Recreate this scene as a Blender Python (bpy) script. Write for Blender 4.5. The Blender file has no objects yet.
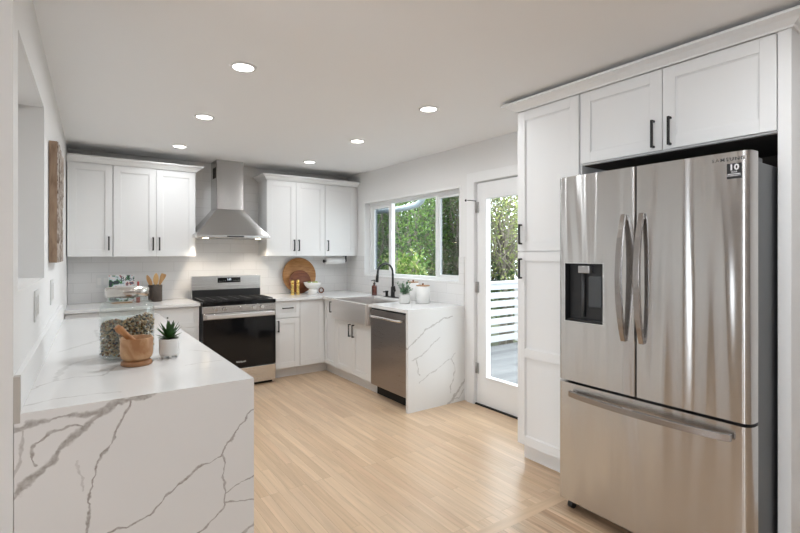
import bpy, bmesh, math, random
from mathutils import Vector, Matrix, noise
random.seed(7)
C = bpy.context.scene.collection
PI = math.pi

# ------------------------------------------------------------------ camera
F_PX, YAW, CAMH = 471.6, 0.6143, 1.417
cam_d = bpy.data.cameras.new('camera'); cam = bpy.data.objects.new('camera', cam_d); C.objects.link(cam)
cam_d.sensor_width = 36; cam_d.lens = F_PX / 800 * 36
cam.location = (0, 0, CAMH); cam.rotation_euler = (PI / 2, 0, -YAW)
cam_d.shift_x = -0.2 / 800; cam_d.shift_y = -(266.5 - 253.44) / 800
cam_d.clip_start = 0.05
bpy.context.scene.camera = cam

# ------------------------------------------------------------------ world, sun, added side fill, exposure
W = bpy.data.worlds.new('sky'); bpy.context.scene.world = W; W.use_nodes = True
bg = W.node_tree.nodes['Background']
bg.inputs[0].default_value = (0.86, 0.93, 1.0, 1); bg.inputs[1].default_value = 4.4
sun_d = bpy.data.lights.new('sun', 'SUN'); sun = bpy.data.objects.new('sun', sun_d); C.objects.link(sun)
sun_d.energy = 3.2; sun_d.angle = 0.02; sun_d.color = (1, 0.95, 0.86)
sun.rotation_euler = Vector((-0.45, 0.62, 0.78)).to_track_quat('Z', 'Y').to_euler()

def area(name, loc, direction, sx, sy, power, col=(1, 1, 1)):
    d = bpy.data.lights.new(name, 'AREA'); d.shape = 'RECTANGLE'; d.size = sx; d.size_y = sy
    d.energy = power; d.color = col
    o = bpy.data.objects.new(name, d); C.objects.link(o); o.location = loc
    o.rotation_euler = Vector([-k for k in direction]).to_track_quat('Z', 'Y').to_euler()
    return o
# added fill at guessed, unseen side windows, tilted up to the ceiling; then kitchen portals
area('added_side_fill', (-4.10, 1.15, 1.40), (1, 0, 1.2), 1.25, 1.5, 38, (0.86, 0.93, 1.0))
area('added_side_fill', (-4.10, -1.70, 1.40), (1, 0, 1.2), 1.25, 1.5, 38, (0.86, 0.93, 1.0))
for py_, pz_, sx_, sz_ in ((4.34, 1.60, 1.80, .93), (2.81, 1.05, .83, 2.08)):   # sky light enters through these two openings
    po = area('sky_portal', (3.30, py_, pz_), (-1, 0, 0), sx_, sz_, 1); po.data.cycles.is_portal = True
VS = bpy.context.scene.view_settings
VS.view_transform = 'Standard'; VS.look = 'None'; VS.gamma = 1; VS.use_curve_mapping = False
VS.exposure = 0.24
DOWNLIGHT_W = 5.2

# ------------------------------------------------------------------ materials
def new_mat(name):
    m = bpy.data.materials.new(name); m.use_nodes = True
    return m, m.node_tree, m.node_tree.nodes['Principled BSDF']
def N(nt, t, **kw):
    n = nt.nodes.new(t)
    for k, v in kw.items():
        if k.startswith('i_'): n.inputs[int(k[2:]) if k[2:].isdigit() else k[2:]].default_value = v
        else: setattr(n, k, v)
    return n
def L(nt, a, b): nt.links.new(a, b)
def plain(name, col, rough=0.5, metal=0.0, bump=0.0, bscale=60, var=0.0, vscale=4, spec=0.5, coat=0):
    m, nt, p = new_mat(name)
    p.inputs['Base Color'].default_value = (*col, 1); p.inputs['Roughness'].default_value = rough
    p.inputs['Metallic'].default_value = metal; p.inputs['Specular IOR Level'].default_value = spec
    p.inputs['Coat Weight'].default_value = coat
    if var:
        tc = N(nt, 'ShaderNodeTexCoord'); nz = N(nt, 'ShaderNodeTexNoise'); nz.inputs['Scale'].default_value = vscale
        mx = N(nt, 'ShaderNodeMix', data_type='RGBA'); L(nt, tc.outputs['Object'], nz.inputs['Vector'])
        L(nt, nz.outputs['Fac'], mx.inputs['Factor'])
        mx.inputs['A'].default_value = (*[c * (1 - var) for c in col], 1); mx.inputs['B'].default_value = (*[min(1, c * (1 + var)) for c in col], 1)
        L(nt, mx.outputs['Result'], p.inputs['Base Color'])
    if bump:
        tc = N(nt, 'ShaderNodeTexCoord'); nz = N(nt, 'ShaderNodeTexNoise'); nz.inputs['Scale'].default_value = bscale
        b = N(nt, 'ShaderNodeBump'); b.inputs['Strength'].default_value = bump; b.inputs['Distance'].default_value = 0.002
        L(nt, tc.outputs['Object'], nz.inputs['Vector']); L(nt, nz.outputs['Fac'], b.inputs['Height']); L(nt, b.outputs[0], p.inputs['Normal'])
    return m
M = {}
M['wall'] = plain('wall_paint', (0.80, 0.795, 0.785), 0.7, bump=0.08, bscale=180)
M['ceiling'] = plain('ceiling_paint', (0.90, 0.90, 0.90), 0.8, bump=0.1, bscale=150)
M['cab'] = plain('cabinet_lacquer', (0.82, 0.82, 0.815), 0.35)
M['taupe'] = plain('taupe_wall_paint', (0.30, 0.27, 0.245), 0.7)
M['greywall'] = plain('grey_wall_paint', (0.55, 0.53, 0.51), 0.7)
M['trim'] = plain('trim_paint', (0.84, 0.84, 0.835), 0.4)
M['kick'] = plain('toe_kick_paint', (0.80, 0.79, 0.78), 0.5)
M['filler'] = plain('filler_board', (0.50, 0.47, 0.43), 0.6)
M['black'] = plain('matte_black_metal', (0.018, 0.018, 0.018), 0.38, 0.3)
M['blackpl'] = plain('black_plastic', (0.015, 0.015, 0.016), 0.35)
M['dark'] = plain('dark_void', (0.02, 0.018, 0.016), 0.9)
M['gap_shade'] = plain('painted_gap_shade', (0.05, 0.042, 0.035), 0.9)  # near-black colour standing in for the shade around the refrigerator
M['iron'] = plain('cast_iron', (0.03, 0.028, 0.026), 0.5)
M['glassblk'] = plain('black_glass', (0.006, 0.006, 0.007), 0.06, 0, spec=0.35)
M['case'] = plain('fridge_case_paint', (0.075, 0.08, 0.085), 0.35, 0.3)
M['chrome_s'] = plain('satin_bright_steel', (0.86, 0.86, 0.86), 0.35, 1)
M['chrome'] = plain('bright_metal', (0.78, 0.77, 0.75), 0.18, 1)
M['nickel_l'] = plain('jar_lid_metal', (0.60, 0.575, 0.54), 0.22, 1)
M['nickel'] = plain('hinge_metal', (0.45, 0.44, 0.43), 0.35, 1)
M['white'] = plain('white_ceramic', (0.80, 0.79, 0.77), 0.35)
M['plate'] = plain('white_plastic_plate', (0.72, 0.72, 0.71), 0.35)
M['bowl'] = plain('white_stoneware', (0.82, 0.80, 0.77), 0.5)
M['paper'] = plain('paper_towel', (0.86, 0.86, 0.85), 0.9, bump=0.3, bscale=300)
M['gold'] = plain('gold_metal', (0.85, 0.60, 0.20), 0.25, 1)
M['amber'] = plain('amber_glass', (0.10, 0.022, 0.012), 0.1, coat=0.6)
M['green_d'] = plain('succulent_leaf', (0.035, 0.10, 0.025), 0.4, var=0.4, vscale=60)
M['sage'] = plain('sage_leaf', (0.10, 0.20, 0.10), 0.6, var=0.4, vscale=80)
M['lime'] = plain('green_pear_skin', (0.36, 0.42, 0.10), 0.4, var=0.2, vscale=50)
M['soil'] = plain('soil', (0.05, 0.035, 0.025), 0.9, bump=0.6)
M['red'] = plain('red_glaze', (0.35, 0.06, 0.05), 0.4)
M['vinyl'] = plain('window_vinyl', (0.84, 0.85, 0.85), 0.35)
M['bluegray'] = plain('blue_grey_siding', (0.10, 0.125, 0.15), 0.6)
M['gutter'] = plain('gutter_metal', (0.30, 0.35, 0.38), 0.5)
M['fence'] = plain('white_fence_paint', (0.44, 0.45, 0.465), 0.6)
M['ground'] = plain('earth_ground', (0.08, 0.09, 0.04), 0.95, var=0.5, vscale=1.5)
M['bark'] = plain('grey_bark', (0.20, 0.17, 0.14), 0.9, var=0.3, vscale=20)
M['badge'] = plain('badge_white', (0.8, 0.8, 0.8), 0.5)
M['letter'] = plain('grey_letter', (0.12, 0.12, 0.12), 0.6)
M['ext'] = plain('exterior_stucco', (0.55, 0.55, 0.54), 0.8)

def emit(name, col, s):
    m, nt, p = new_mat(name); p.inputs['Base Color'].default_value = (0.9, 0.9, 0.9, 1)
    p.inputs['Emission Color'].default_value = (*col, 1); p.inputs['Emission Strength'].default_value = s
    return m
M['lamp'] = emit('lamp_glow', (1, 0.97, 0.92), 8)
M['hoodlamp'] = emit('hood_lamp_glow', (1, 0.82, 0.55), 14)
M['display'] = emit('display_digits', (0.55, 0.75, 1.0), 0.8)

def steel(name, col, rough, aniso=0.8, rot=0.0, streak=0.25, axis=2, dark=None, wave=0.0):
    """brushed stainless: horizontal grain, so reflections smear vertically"""
    m, nt, p = new_mat(name)
    p.inputs['Metallic'].default_value = 1; p.inputs['Roughness'].default_value = rough
    p.inputs['Anisotropic'].default_value = aniso; p.inputs['Anisotropic Rotation'].default_value = rot
    tg = N(nt, 'ShaderNodeTangent', direction_type='RADIAL', axis='Z'); L(nt, tg.outputs[0], p.inputs['Tangent'])
    tc = N(nt, 'ShaderNodeTexCoord'); mp = N(nt, 'ShaderNodeMapping'); L(nt, tc.outputs['Object'], mp.inputs[0])
    mp.inputs['Scale'].default_value = (3, 3, 900)
    nz = N(nt, 'ShaderNodeTexNoise'); nz.inputs['Scale'].default_value = 1; nz.inputs['Detail'].default_value = 2
    L(nt, mp.outputs[0], nz.inputs['Vector'])
    mr = N(nt, 'ShaderNodeMapRange'); L(nt, nz.outputs['Fac'], mr.inputs[0]); mr.inputs[3].default_value = rough * (1 - streak); mr.inputs[4].default_value = rough * (1 + streak)
    L(nt, mr.outputs[0], p.inputs['Roughness'])
    p.inputs['Base Color'].default_value = (*col, 1)
    if wave:
        mp2 = N(nt, 'ShaderNodeMapping'); L(nt, tc.outputs['Object'], mp2.inputs[0]); mp2.inputs['Scale'].default_value = (1, 7.5, 0.5)
        n2 = N(nt, 'ShaderNodeTexNoise'); n2.inputs['Scale'].default_value = 1.0; n2.inputs['Detail'].default_value = 1
        L(nt, mp2.outputs[0], n2.inputs['Vector'])
        b = N(nt, 'ShaderNodeBump'); b.inputs['Strength'].default_value = 1; b.inputs['Distance'].default_value = wave
        L(nt, n2.outputs['Fac'], b.inputs['Height']); L(nt, b.outputs[0], p.inputs['Normal'])
    return m
M['steel'] = steel('brushed_stainless_steel', (0.62, 0.61, 0.60), 0.22, aniso=0.92, rot=0.25, wave=0.026, streak=0)
M['steel_hood'] = steel('hood_stainless_steel', (0.50, 0.49, 0.48), 0.26, aniso=0.9, rot=0.25, streak=0)
M['steel_r'] = steel('range_stainless_steel', (0.72, 0.71, 0.70), 0.26)
M['steel_d'] = steel('dishwasher_stainless_steel', (0.36, 0.33, 0.315), 0.30)
M['steel_h'] = steel('handle_stainless_steel', (0.36, 0.335, 0.32), 0.25, aniso=0.3)
M['sink'] = steel('sink_stainless_steel', (0.86, 0.83, 0.81), 0.33)

def clear(name, tint=(1, 1, 1), refl=0.06, rough=0.0, bump=0):
    m, nt, p = new_mat(name); nt.nodes.remove(p)
    out = nt.nodes['Material Output']; t = N(nt, 'ShaderNodeBsdfTransparent'); g = N(nt, 'ShaderNodeBsdfGlossy')
    t.inputs[0].default_value = (*tint, 1); g.inputs['Roughness'].default_value = rough
    fr = N(nt, 'ShaderNodeLayerWeight'); fr.inputs['Blend'].default_value = 0.5
    pw = N(nt, 'ShaderNodeMath', operation='POWER'); pw.inputs[1].default_value = 4.5; L(nt, fr.outputs['Facing'], pw.inputs[0])
    mul = N(nt, 'ShaderNodeMath', operation='MULTIPLY_ADD'); mul.inputs[1].default_value = 0.45; mul.inputs[2].default_value = refl
    L(nt, pw.outputs[0], mul.inputs[0]); mul.use_clamp = True
    mx = N(nt, 'ShaderNodeMixShader'); L(nt, mul.outputs[0], mx.inputs[0]); L(nt, t.outputs[0], mx.inputs[1]); L(nt, g.outputs[0], mx.inputs[2]); L(nt, mx.outputs[0], out.inputs[0])
    if bump:
        tc = N(nt, 'ShaderNodeTexCoord'); v = N(nt, 'ShaderNodeTexVoronoi'); v.inputs['Scale'].default_value = 45
        b = N(nt, 'ShaderNodeBump'); b.inputs['Strength'].default_value = bump; b.inputs['Distance'].default_value = 0.004
        L(nt, tc.outputs['Object'], v.inputs['Vector']); L(nt, v.outputs['Distance'], b.inputs['Height'])
        L(nt, b.outputs[0], g.inputs['Normal']); L(nt, b.outputs[0], fr.inputs['Normal'])
    return m
M['pane'] = clear('window_glass', (0.97, 0.985, 0.98), 0.034)
M['pane_s'] = clear('screened_window_glass', (0.62, 0.64, 0.64), 0.034)
M['jar'] = clear('hammered_glass', (0.96, 0.975, 0.97), 0.05, 0.02, bump=0.7)

def wood(name, c1, c2, scale=8, stretch=(1, 1, 0.12), rough=0.5, ring=2.0):
    m, nt, p = new_mat(name); tc = N(nt, 'ShaderNodeTexCoord'); mp = N(nt, 'ShaderNodeMapping'); mp.inputs['Scale'].default_value = stretch
    L(nt, tc.outputs['Object'], mp.inputs[0]); nz = N(nt, 'ShaderNodeTexNoise'); nz.inputs['Scale'].default_value = scale; nz.inputs['Detail'].default_value = 5; nz.inputs['Distortion'].default_value = ring
    L(nt, mp.outputs[0], nz.inputs['Vector']); cr = N(nt, 'ShaderNodeValToRGB'); L(nt, nz.outputs['Fac'], cr.inputs[0])
    cr.color_ramp.elements[0].position = 0.35; cr.color_ramp.elements[0].color = (*c1, 1); cr.color_ramp.elements[1].position = 0.65; cr.color_ramp.elements[1].color = (*c2, 1)
    L(nt, cr.outputs[0], p.inputs['Base Color']); p.inputs['Roughness'].default_value = rough
    return m
M['board_l'] = wood('light_board_wood', (0.33, 0.14, 0.04), (0.52, 0.27, 0.10), 14, (0.2, 1, 1.6))
M['board_d'] = wood('dark_board_wood', (0.13, 0.035, 0.012), (0.24, 0.075, 0.025), 14, (0.2, 1, 1.6))
M['acacia'] = wood('acacia_wood', (0.36, 0.16, 0.06), (0.66, 0.43, 0.24), 5, (1, 1, 0.9), 0.45, 2)
M['spoonw'] = wood('spoon_wood', (0.40, 0.20, 0.07), (0.55, 0.32, 0.13), 20)
M['lidw'] = wood('lid_wood', (0.40, 0.22, 0.10), (0.5, 0.3, 0.16), 20)
M['artside'] = wood('panel_side_wood', (0.22, 0.14, 0.09), (0.36, 0.25, 0.17), 14, (1, 1, 0.25))
M['artface'] = wood('weathered_panel_wood', (0.16, 0.11, 0.08), (0.62, 0.56, 0.50), 40, (1, 1, 0.5), 0.8, 1)
M['crock'] = wood('black_marbled_stone', (0.008, 0.007, 0.006), (0.075, 0.05, 0.035), 30, (1, 1, 0.6), 0.55, 4)
M['deck'] = None

def planks(name, cols, width, length, rough, along='Y', seam=0.68, grain=0.5, refl=0.35):
    m, nt, p = new_mat(name); tc = N(nt, 'ShaderNodeTexCoord'); mp = N(nt, 'ShaderNodeMapping'); L(nt, tc.outputs['Object'], mp.inputs[0])
    if along == 'Y': mp.inputs['Rotation'].default_value = (0, 0, PI / 2)
    br = N(nt, 'ShaderNodeTexBrick'); br.offset = 0.37; br.offset_frequency = 3; br.squash = 1.0
    br.inputs['Scale'].default_value = 1; br.inputs['Brick Width'].default_value = length; br.inputs['Row Height'].default_value = width
    br.inputs['Mortar Size'].default_value = 0.0009; br.inputs['Mortar Smooth'].default_value = 0.3; br.inputs['Bias'].default_value = 0
    br.inputs['Color1'].default_value = (0, 0, 0, 1); br.inputs['Color2'].default_value = (1, 1, 1, 1); br.inputs['Mortar'].default_value = (0.5, 0.5, 0.5, 1)
    L(nt, mp.outputs[0], br.inputs['Vector'])
    cr = N(nt, 'ShaderNodeValToRGB'); L(nt, br.outputs['Color'], cr.inputs[0])
    el = cr.color_ramp.elements; el[0].color = (*cols[0], 1); el[1].color = (*cols[-1], 1)
    for i, c in enumerate(cols[1:-1]):
        e = el.new((i + 1) / (len(cols) - 1)); e.color = (*c, 1)
    # grain: noise stretched along the plank, shifted per plank
    sh = N(nt, 'ShaderNodeMixRGB', blend_type='ADD'); sh.inputs[0].default_value = 1
    mul = N(nt, 'ShaderNodeVectorMath', operation='MULTIPLY'); L(nt, mp.outputs[0], mul.inputs[0]); mul.inputs[1].default_value = (1.6, 26, 1)
    sc = N(nt, 'ShaderNodeVectorMath', operation='SCALE'); L(nt, br.outputs['Color'], sc.inputs[0]); sc.inputs['Scale'].default_value = 37
    ad = N(nt, 'ShaderNodeVectorMath', operation='ADD'); L(nt, mul.outputs[0], ad.inputs[0]); L(nt, sc.outputs[0], ad.inputs[1])
    nz = N(nt, 'ShaderNodeTexNoise'); nz.inputs['Scale'].default_value = 1; nz.inputs['Detail'].default_value = 5; nz.inputs['Distortion'].default_value = 1.2
    L(nt, ad.outputs[0], nz.inputs['Vector'])
    mr = N(nt, 'ShaderNodeMapRange'); L(nt, nz.outputs['Fac'], mr.inputs[0]); mr.inputs[1].default_value = 0.3; mr.inputs[2].default_value = 0.7; mr.inputs[3].default_value = 1 - 0.22 * grain; mr.inputs[4].default_value = 1 + 0.10 * grain
    m1 = N(nt, 'ShaderNodeVectorMath', operation='SCALE'); L(nt, cr.outputs[0], m1.inputs[0]); L(nt, mr.outputs[0], m1.inputs['Scale'])
    mx = N(nt, 'ShaderNodeMix', data_type='RGBA'); L(nt, br.outputs['Fac'], mx.inputs['Factor']); L(nt, m1.outputs[0], mx.inputs['A'])
    mx.inputs['B'].default_value = (*[c * seam for c in cols[0]], 1); L(nt, mx.outputs['Result'], p.inputs['Base Color'])
    p.inputs['Roughness'].default_value = rough; p.inputs['Specular IOR Level'].default_value = refl
    b = N(nt, 'ShaderNodeBump'); b.inputs['Strength'].default_value = 0.25; b.inputs['Distance'].default_value = 0.001; b.invert = True
    L(nt, br.outputs['Fac'], b.inputs['Height']); L(nt, b.outputs[0], p.inputs['Normal'])
    return m
M['oak'] = planks('oak_floor', [(0.58, 0.405, 0.26), (0.65, 0.47, 0.31), (0.69, 0.51, 0.345), (0.61, 0.425, 0.28)], 0.057, 0.9, 0.28, grain=0.7)
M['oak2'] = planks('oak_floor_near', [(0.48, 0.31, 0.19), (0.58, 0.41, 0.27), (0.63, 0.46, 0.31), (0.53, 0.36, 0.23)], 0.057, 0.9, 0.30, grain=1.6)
M['oakx'] = planks('oak_header_board', [(0.60, 0.43, 0.28), (0.66, 0.48, 0.32)], 0.2, 1.6, 0.30, along='X')
M['deck'] = planks('weathered_deck_boards', [(0.12, 0.12, 0.122), (0.19, 0.19, 0.19), (0.155, 0.155, 0.155)], 0.14, 3.0, 0.7, along='X', seam=0.2)

def tiles(name, plane):
    m, nt, p = new_mat(name); tc = N(nt, 'ShaderNodeTexCoord'); sep = N(nt, 'ShaderNodeSeparateXYZ'); L(nt, tc.outputs['Object'], sep.inputs[0])
    cb = N(nt, 'ShaderNodeCombineXYZ'); L(nt, sep.outputs[0 if plane == 'XZ' else 1], cb.inputs[0]); L(nt, sep.outputs[2], cb.inputs[1])
    br = N(nt, 'ShaderNodeTexBrick'); br.inputs['Scale'].default_value = 1; br.inputs['Brick Width'].default_value = 0.305; br.inputs['Row Height'].default_value = 0.1025
    br.inputs['Mortar Size'].default_value = 0.0022; br.inputs['Mortar Smooth'].default_value = 0.4
    br.inputs['Color1'].default_value = (0.81, 0.80, 0.79, 1); br.inputs['Color2'].default_value = (0.785, 0.775, 0.765, 1); br.inputs['Mortar'].default_value = (0.68, 0.67, 0.655, 1)
    L(nt, cb.outputs[0], br.inputs['Vector']); L(nt, br.outputs['Color'], p.inputs['Base Color']); p.inputs['Roughness'].default_value = 0.16
    nz = N(nt, 'ShaderNodeTexNoise'); nz.inputs['Scale'].default_value = 9; L(nt, cb.outputs[0], nz.inputs['Vector'])
    ad = N(nt, 'ShaderNodeMath', operation='MULTIPLY_ADD'); L(nt, br.outputs['Fac'], ad.inputs[0]); ad.inputs[1].default_value = -0.6; L(nt, nz.outputs['Fac'], ad.inputs[2])
    b = N(nt, 'ShaderNodeBump'); b.inputs['Strength'].default_value = 0.6; b.inputs['Distance'].default_value = 0.002; L(nt, ad.outputs[0], b.inputs['Height']); L(nt, b.outputs[0], p.inputs['Normal'])
    return m
M['tile_b'] = tiles('white_subway_tile_back', 'XZ'); M['tile_r'] = tiles('white_subway_tile_side', 'YZ')

def quartz(name, axes, veins, base=(0.80, 0.795, 0.785), strength=1.0, cloud=0.05):
    """veins: list of (width, opacity, [(a,b),...]) polylines given in the slab's own plane (metres)"""
    m, nt, p = new_mat(name); tc = N(nt, 'ShaderNodeTexCoord'); sep = N(nt, 'ShaderNodeSeparateXYZ'); L(nt, tc.outputs['Object'], sep.inputs[0])
    cb = N(nt, 'ShaderNodeCombineXYZ'); L(nt, sep.outputs[axes[0]], cb.inputs[0]); L(nt, sep.outputs[axes[1]], cb.inputs[1])
    nz = N(nt, 'ShaderNodeTexNoise'); nz.inputs['Scale'].default_value = 14; nz.inputs['Detail'].default_value = 4; L(nt, cb.outputs[0], nz.inputs['Vector'])
    s0 = N(nt, 'ShaderNodeVectorMath', operation='SUBTRACT'); L(nt, nz.outputs['Color'], s0.inputs[0]); s0.inputs[1].default_value = (0.5, 0.5, 0.5)
    s1 = N(nt, 'ShaderNodeVectorMath', operation='SCALE'); L(nt, s0.outputs[0], s1.inputs[0]); s1.inputs['Scale'].default_value = 0.055
    fl = N(nt, 'ShaderNodeVectorMath', operation='MULTIPLY'); L(nt, s1.outputs[0], fl.inputs[0]); fl.inputs[1].default_value = (1, 1, 0)
    P = N(nt, 'ShaderNodeVectorMath', operation='ADD'); L(nt, cb.outputs[0], P.inputs[0]); L(nt, fl.outputs[0], P.inputs[1])
    wn = N(nt, 'ShaderNodeTexNoise'); wn.inputs['Scale'].default_value = 22; L(nt, cb.outputs[0], wn.inputs['Vector'])
    wv = N(nt, 'ShaderNodeMapRange'); L(nt, wn.outputs['Fac'], wv.inputs[0]); wv.inputs[1].default_value = 0.3; wv.inputs[2].default_value = 0.7; wv.inputs[3].default_value = 0.35; wv.inputs[4].default_value = 1.5
    total = None
    for w, op, pts in veins:
        dmin = None
        for (ax, ay), (bx_, by_) in zip(pts, pts[1:]):
            ba = (bx_ - ax, by_ - ay, 0); bb = max(1e-6, ba[0] ** 2 + ba[1] ** 2)
            pa = N(nt, 'ShaderNodeVectorMath', operation='SUBTRACT'); L(nt, P.outputs[0], pa.inputs[0]); pa.inputs[1].default_value = (ax, ay, 0)
            dt = N(nt, 'ShaderNodeVectorMath', operation='DOT_PRODUCT'); L(nt, pa.outputs[0], dt.inputs[0]); dt.inputs[1].default_value = (ba[0] / bb, ba[1] / bb, 0)
            cl = N(nt, 'ShaderNodeClamp'); L(nt, dt.outputs['Value'], cl.inputs[0])
            sc = N(nt, 'ShaderNodeVectorMath', operation='SCALE'); sc.inputs[0].default_value = ba; L(nt, cl.outputs[0], sc.inputs['Scale'])
            di = N(nt, 'ShaderNodeVectorMath', operation='DISTANCE'); L(nt, pa.outputs[0], di.inputs[0]); L(nt, sc.outputs[0], di.inputs[1])
            if dmin is None: dmin = di.outputs['Value']
            else:
                mn = N(nt, 'ShaderNodeMath', operation='MINIMUM'); L(nt, dmin, mn.inputs[0]); L(nt, di.outputs['Value'], mn.inputs[1]); dmin = mn.outputs[0]
        ww = N(nt, 'ShaderNodeMath', operation='MULTIPLY'); L(nt, wv.outputs[0], ww.inputs[0]); ww.inputs[1].default_value = w
        dv = N(nt, 'ShaderNodeMath', operation='DIVIDE'); L(nt, dmin, dv.inputs[0]); L(nt, ww.outputs[0], dv.inputs[1])
        mr = N(nt, 'ShaderNodeMapRange', interpolation_type='SMOOTHSTEP'); L(nt, dv.outputs[0], mr.inputs[0]); mr.inputs[1].default_value = 0.35; mr.inputs[2].default_value = 1.25; mr.inputs[3].default_value = op; mr.inputs[4].default_value = 0
        if total is None: total = mr.outputs[0]
        else:
            mxx = N(nt, 'ShaderNodeMath', operation='MAXIMUM'); L(nt, total, mxx.inputs[0]); L(nt, mr.outputs[0], mxx.inputs[1]); total = mxx.outputs[0]
    # mottled inside the vein, faint clouds elsewhere
    mo = N(nt, 'ShaderNodeTexNoise'); mo.inputs['Scale'].default_value = 60; mo.inputs['Detail'].default_value = 3; L(nt, cb.outputs[0], mo.inputs['Vector'])
    mo2 = N(nt, 'ShaderNodeMapRange'); L(nt, mo.outputs['Fac'], mo2.inputs[0]); mo2.inputs[1].default_value = 0.3; mo2.inputs[2].default_value = 0.65; mo2.inputs[3].default_value = 0.55; mo2.inputs[4].default_value = 1
    fm = N(nt, 'ShaderNodeMath', operation='MULTIPLY'); L(nt, total, fm.inputs[0]); L(nt, mo2.outputs[0], fm.inputs[1])
    f2 = N(nt, 'ShaderNodeMath', operation='MULTIPLY'); L(nt, fm.outputs[0], f2.inputs[0]); f2.inputs[1].default_value = strength
    cn = N(nt, 'ShaderNodeTexNoise'); cn.inputs['Scale'].default_value = 2.5; cn.inputs['Detail'].default_value = 4; L(nt, cb.outputs[0], cn.inputs['Vector'])
    bm_ = N(nt, 'ShaderNodeMix', data_type='RGBA'); L(nt, cn.outputs['Fac'], bm_.inputs['Factor']); bm_.inputs['A'].default_value = (*[c * (1 - cloud) for c in base], 1); bm_.inputs['B'].default_value = (*[min(.95, c * (1 + cloud * .6)) for c in base], 1)
    mx = N(nt, 'ShaderNodeMix', data_type='RGBA'); L(nt, f2.outputs[0], mx.inputs['Factor']); L(nt, bm_.outputs['Result'], mx.inputs['A']); mx.inputs['B'].default_value = (0.27, 0.24, 0.215, 1)
    L(nt, mx.outputs['Result'], p.inputs['Base Color']); p.inputs['Roughness'].default_value = 0.16
    return m

def leafmat(name, c1, c2, trans=0.35):
    m, nt, p = new_mat(name); g = N(nt, 'ShaderNodeTexCoord'); nz = N(nt, 'ShaderNodeTexNoise'); nz.inputs['Scale'].default_value = 5; nz.inputs['Detail'].default_value = 6
    L(nt, g.outputs['Object'], nz.inputs['Vector']); cr = N(nt, 'ShaderNodeValToRGB'); L(nt, nz.outputs['Fac'], cr.inputs[0])
    cr.color_ramp.elements[0].position = 0.35; cr.color_ramp.elements[0].color = (*c1, 1); cr.color_ramp.elements[1].position = 0.65; cr.color_ramp.elements[1].color = (*c2, 1)
    L(nt, cr.outputs[0], p.inputs['Base Color']); p.inputs['Roughness'].default_value = 0.5
    tr = N(nt, 'ShaderNodeBsdfTranslucent'); L(nt, cr.outputs[0], tr.inputs[0]); mx = N(nt, 'ShaderNodeMixShader'); mx.inputs[0].default_value = trans
    L(nt, p.outputs[0], mx.inputs[1]); L(nt, tr.outputs[0], mx.inputs[2]); L(nt, mx.outputs[0], nt.nodes['Material Output'].inputs[0])
    return m
M['leaf1'] = leafmat('mid_green_leaves', (0.055, 0.13, 0.02), (0.20, 0.34, 0.06))
M['leaf2'] = leafmat('dark_green_leaves', (0.02, 0.05, 0.015), (0.08, 0.15, 0.04))
M['leaf3'] = leafmat('yellow_green_leaves', (0.20, 0.26, 0.06), (0.48, 0.50, 0.20))
M['leaf4'] = leafmat('olive_brown_leaves', (0.07, 0.08, 0.035), (0.20, 0.19, 0.10))

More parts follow.
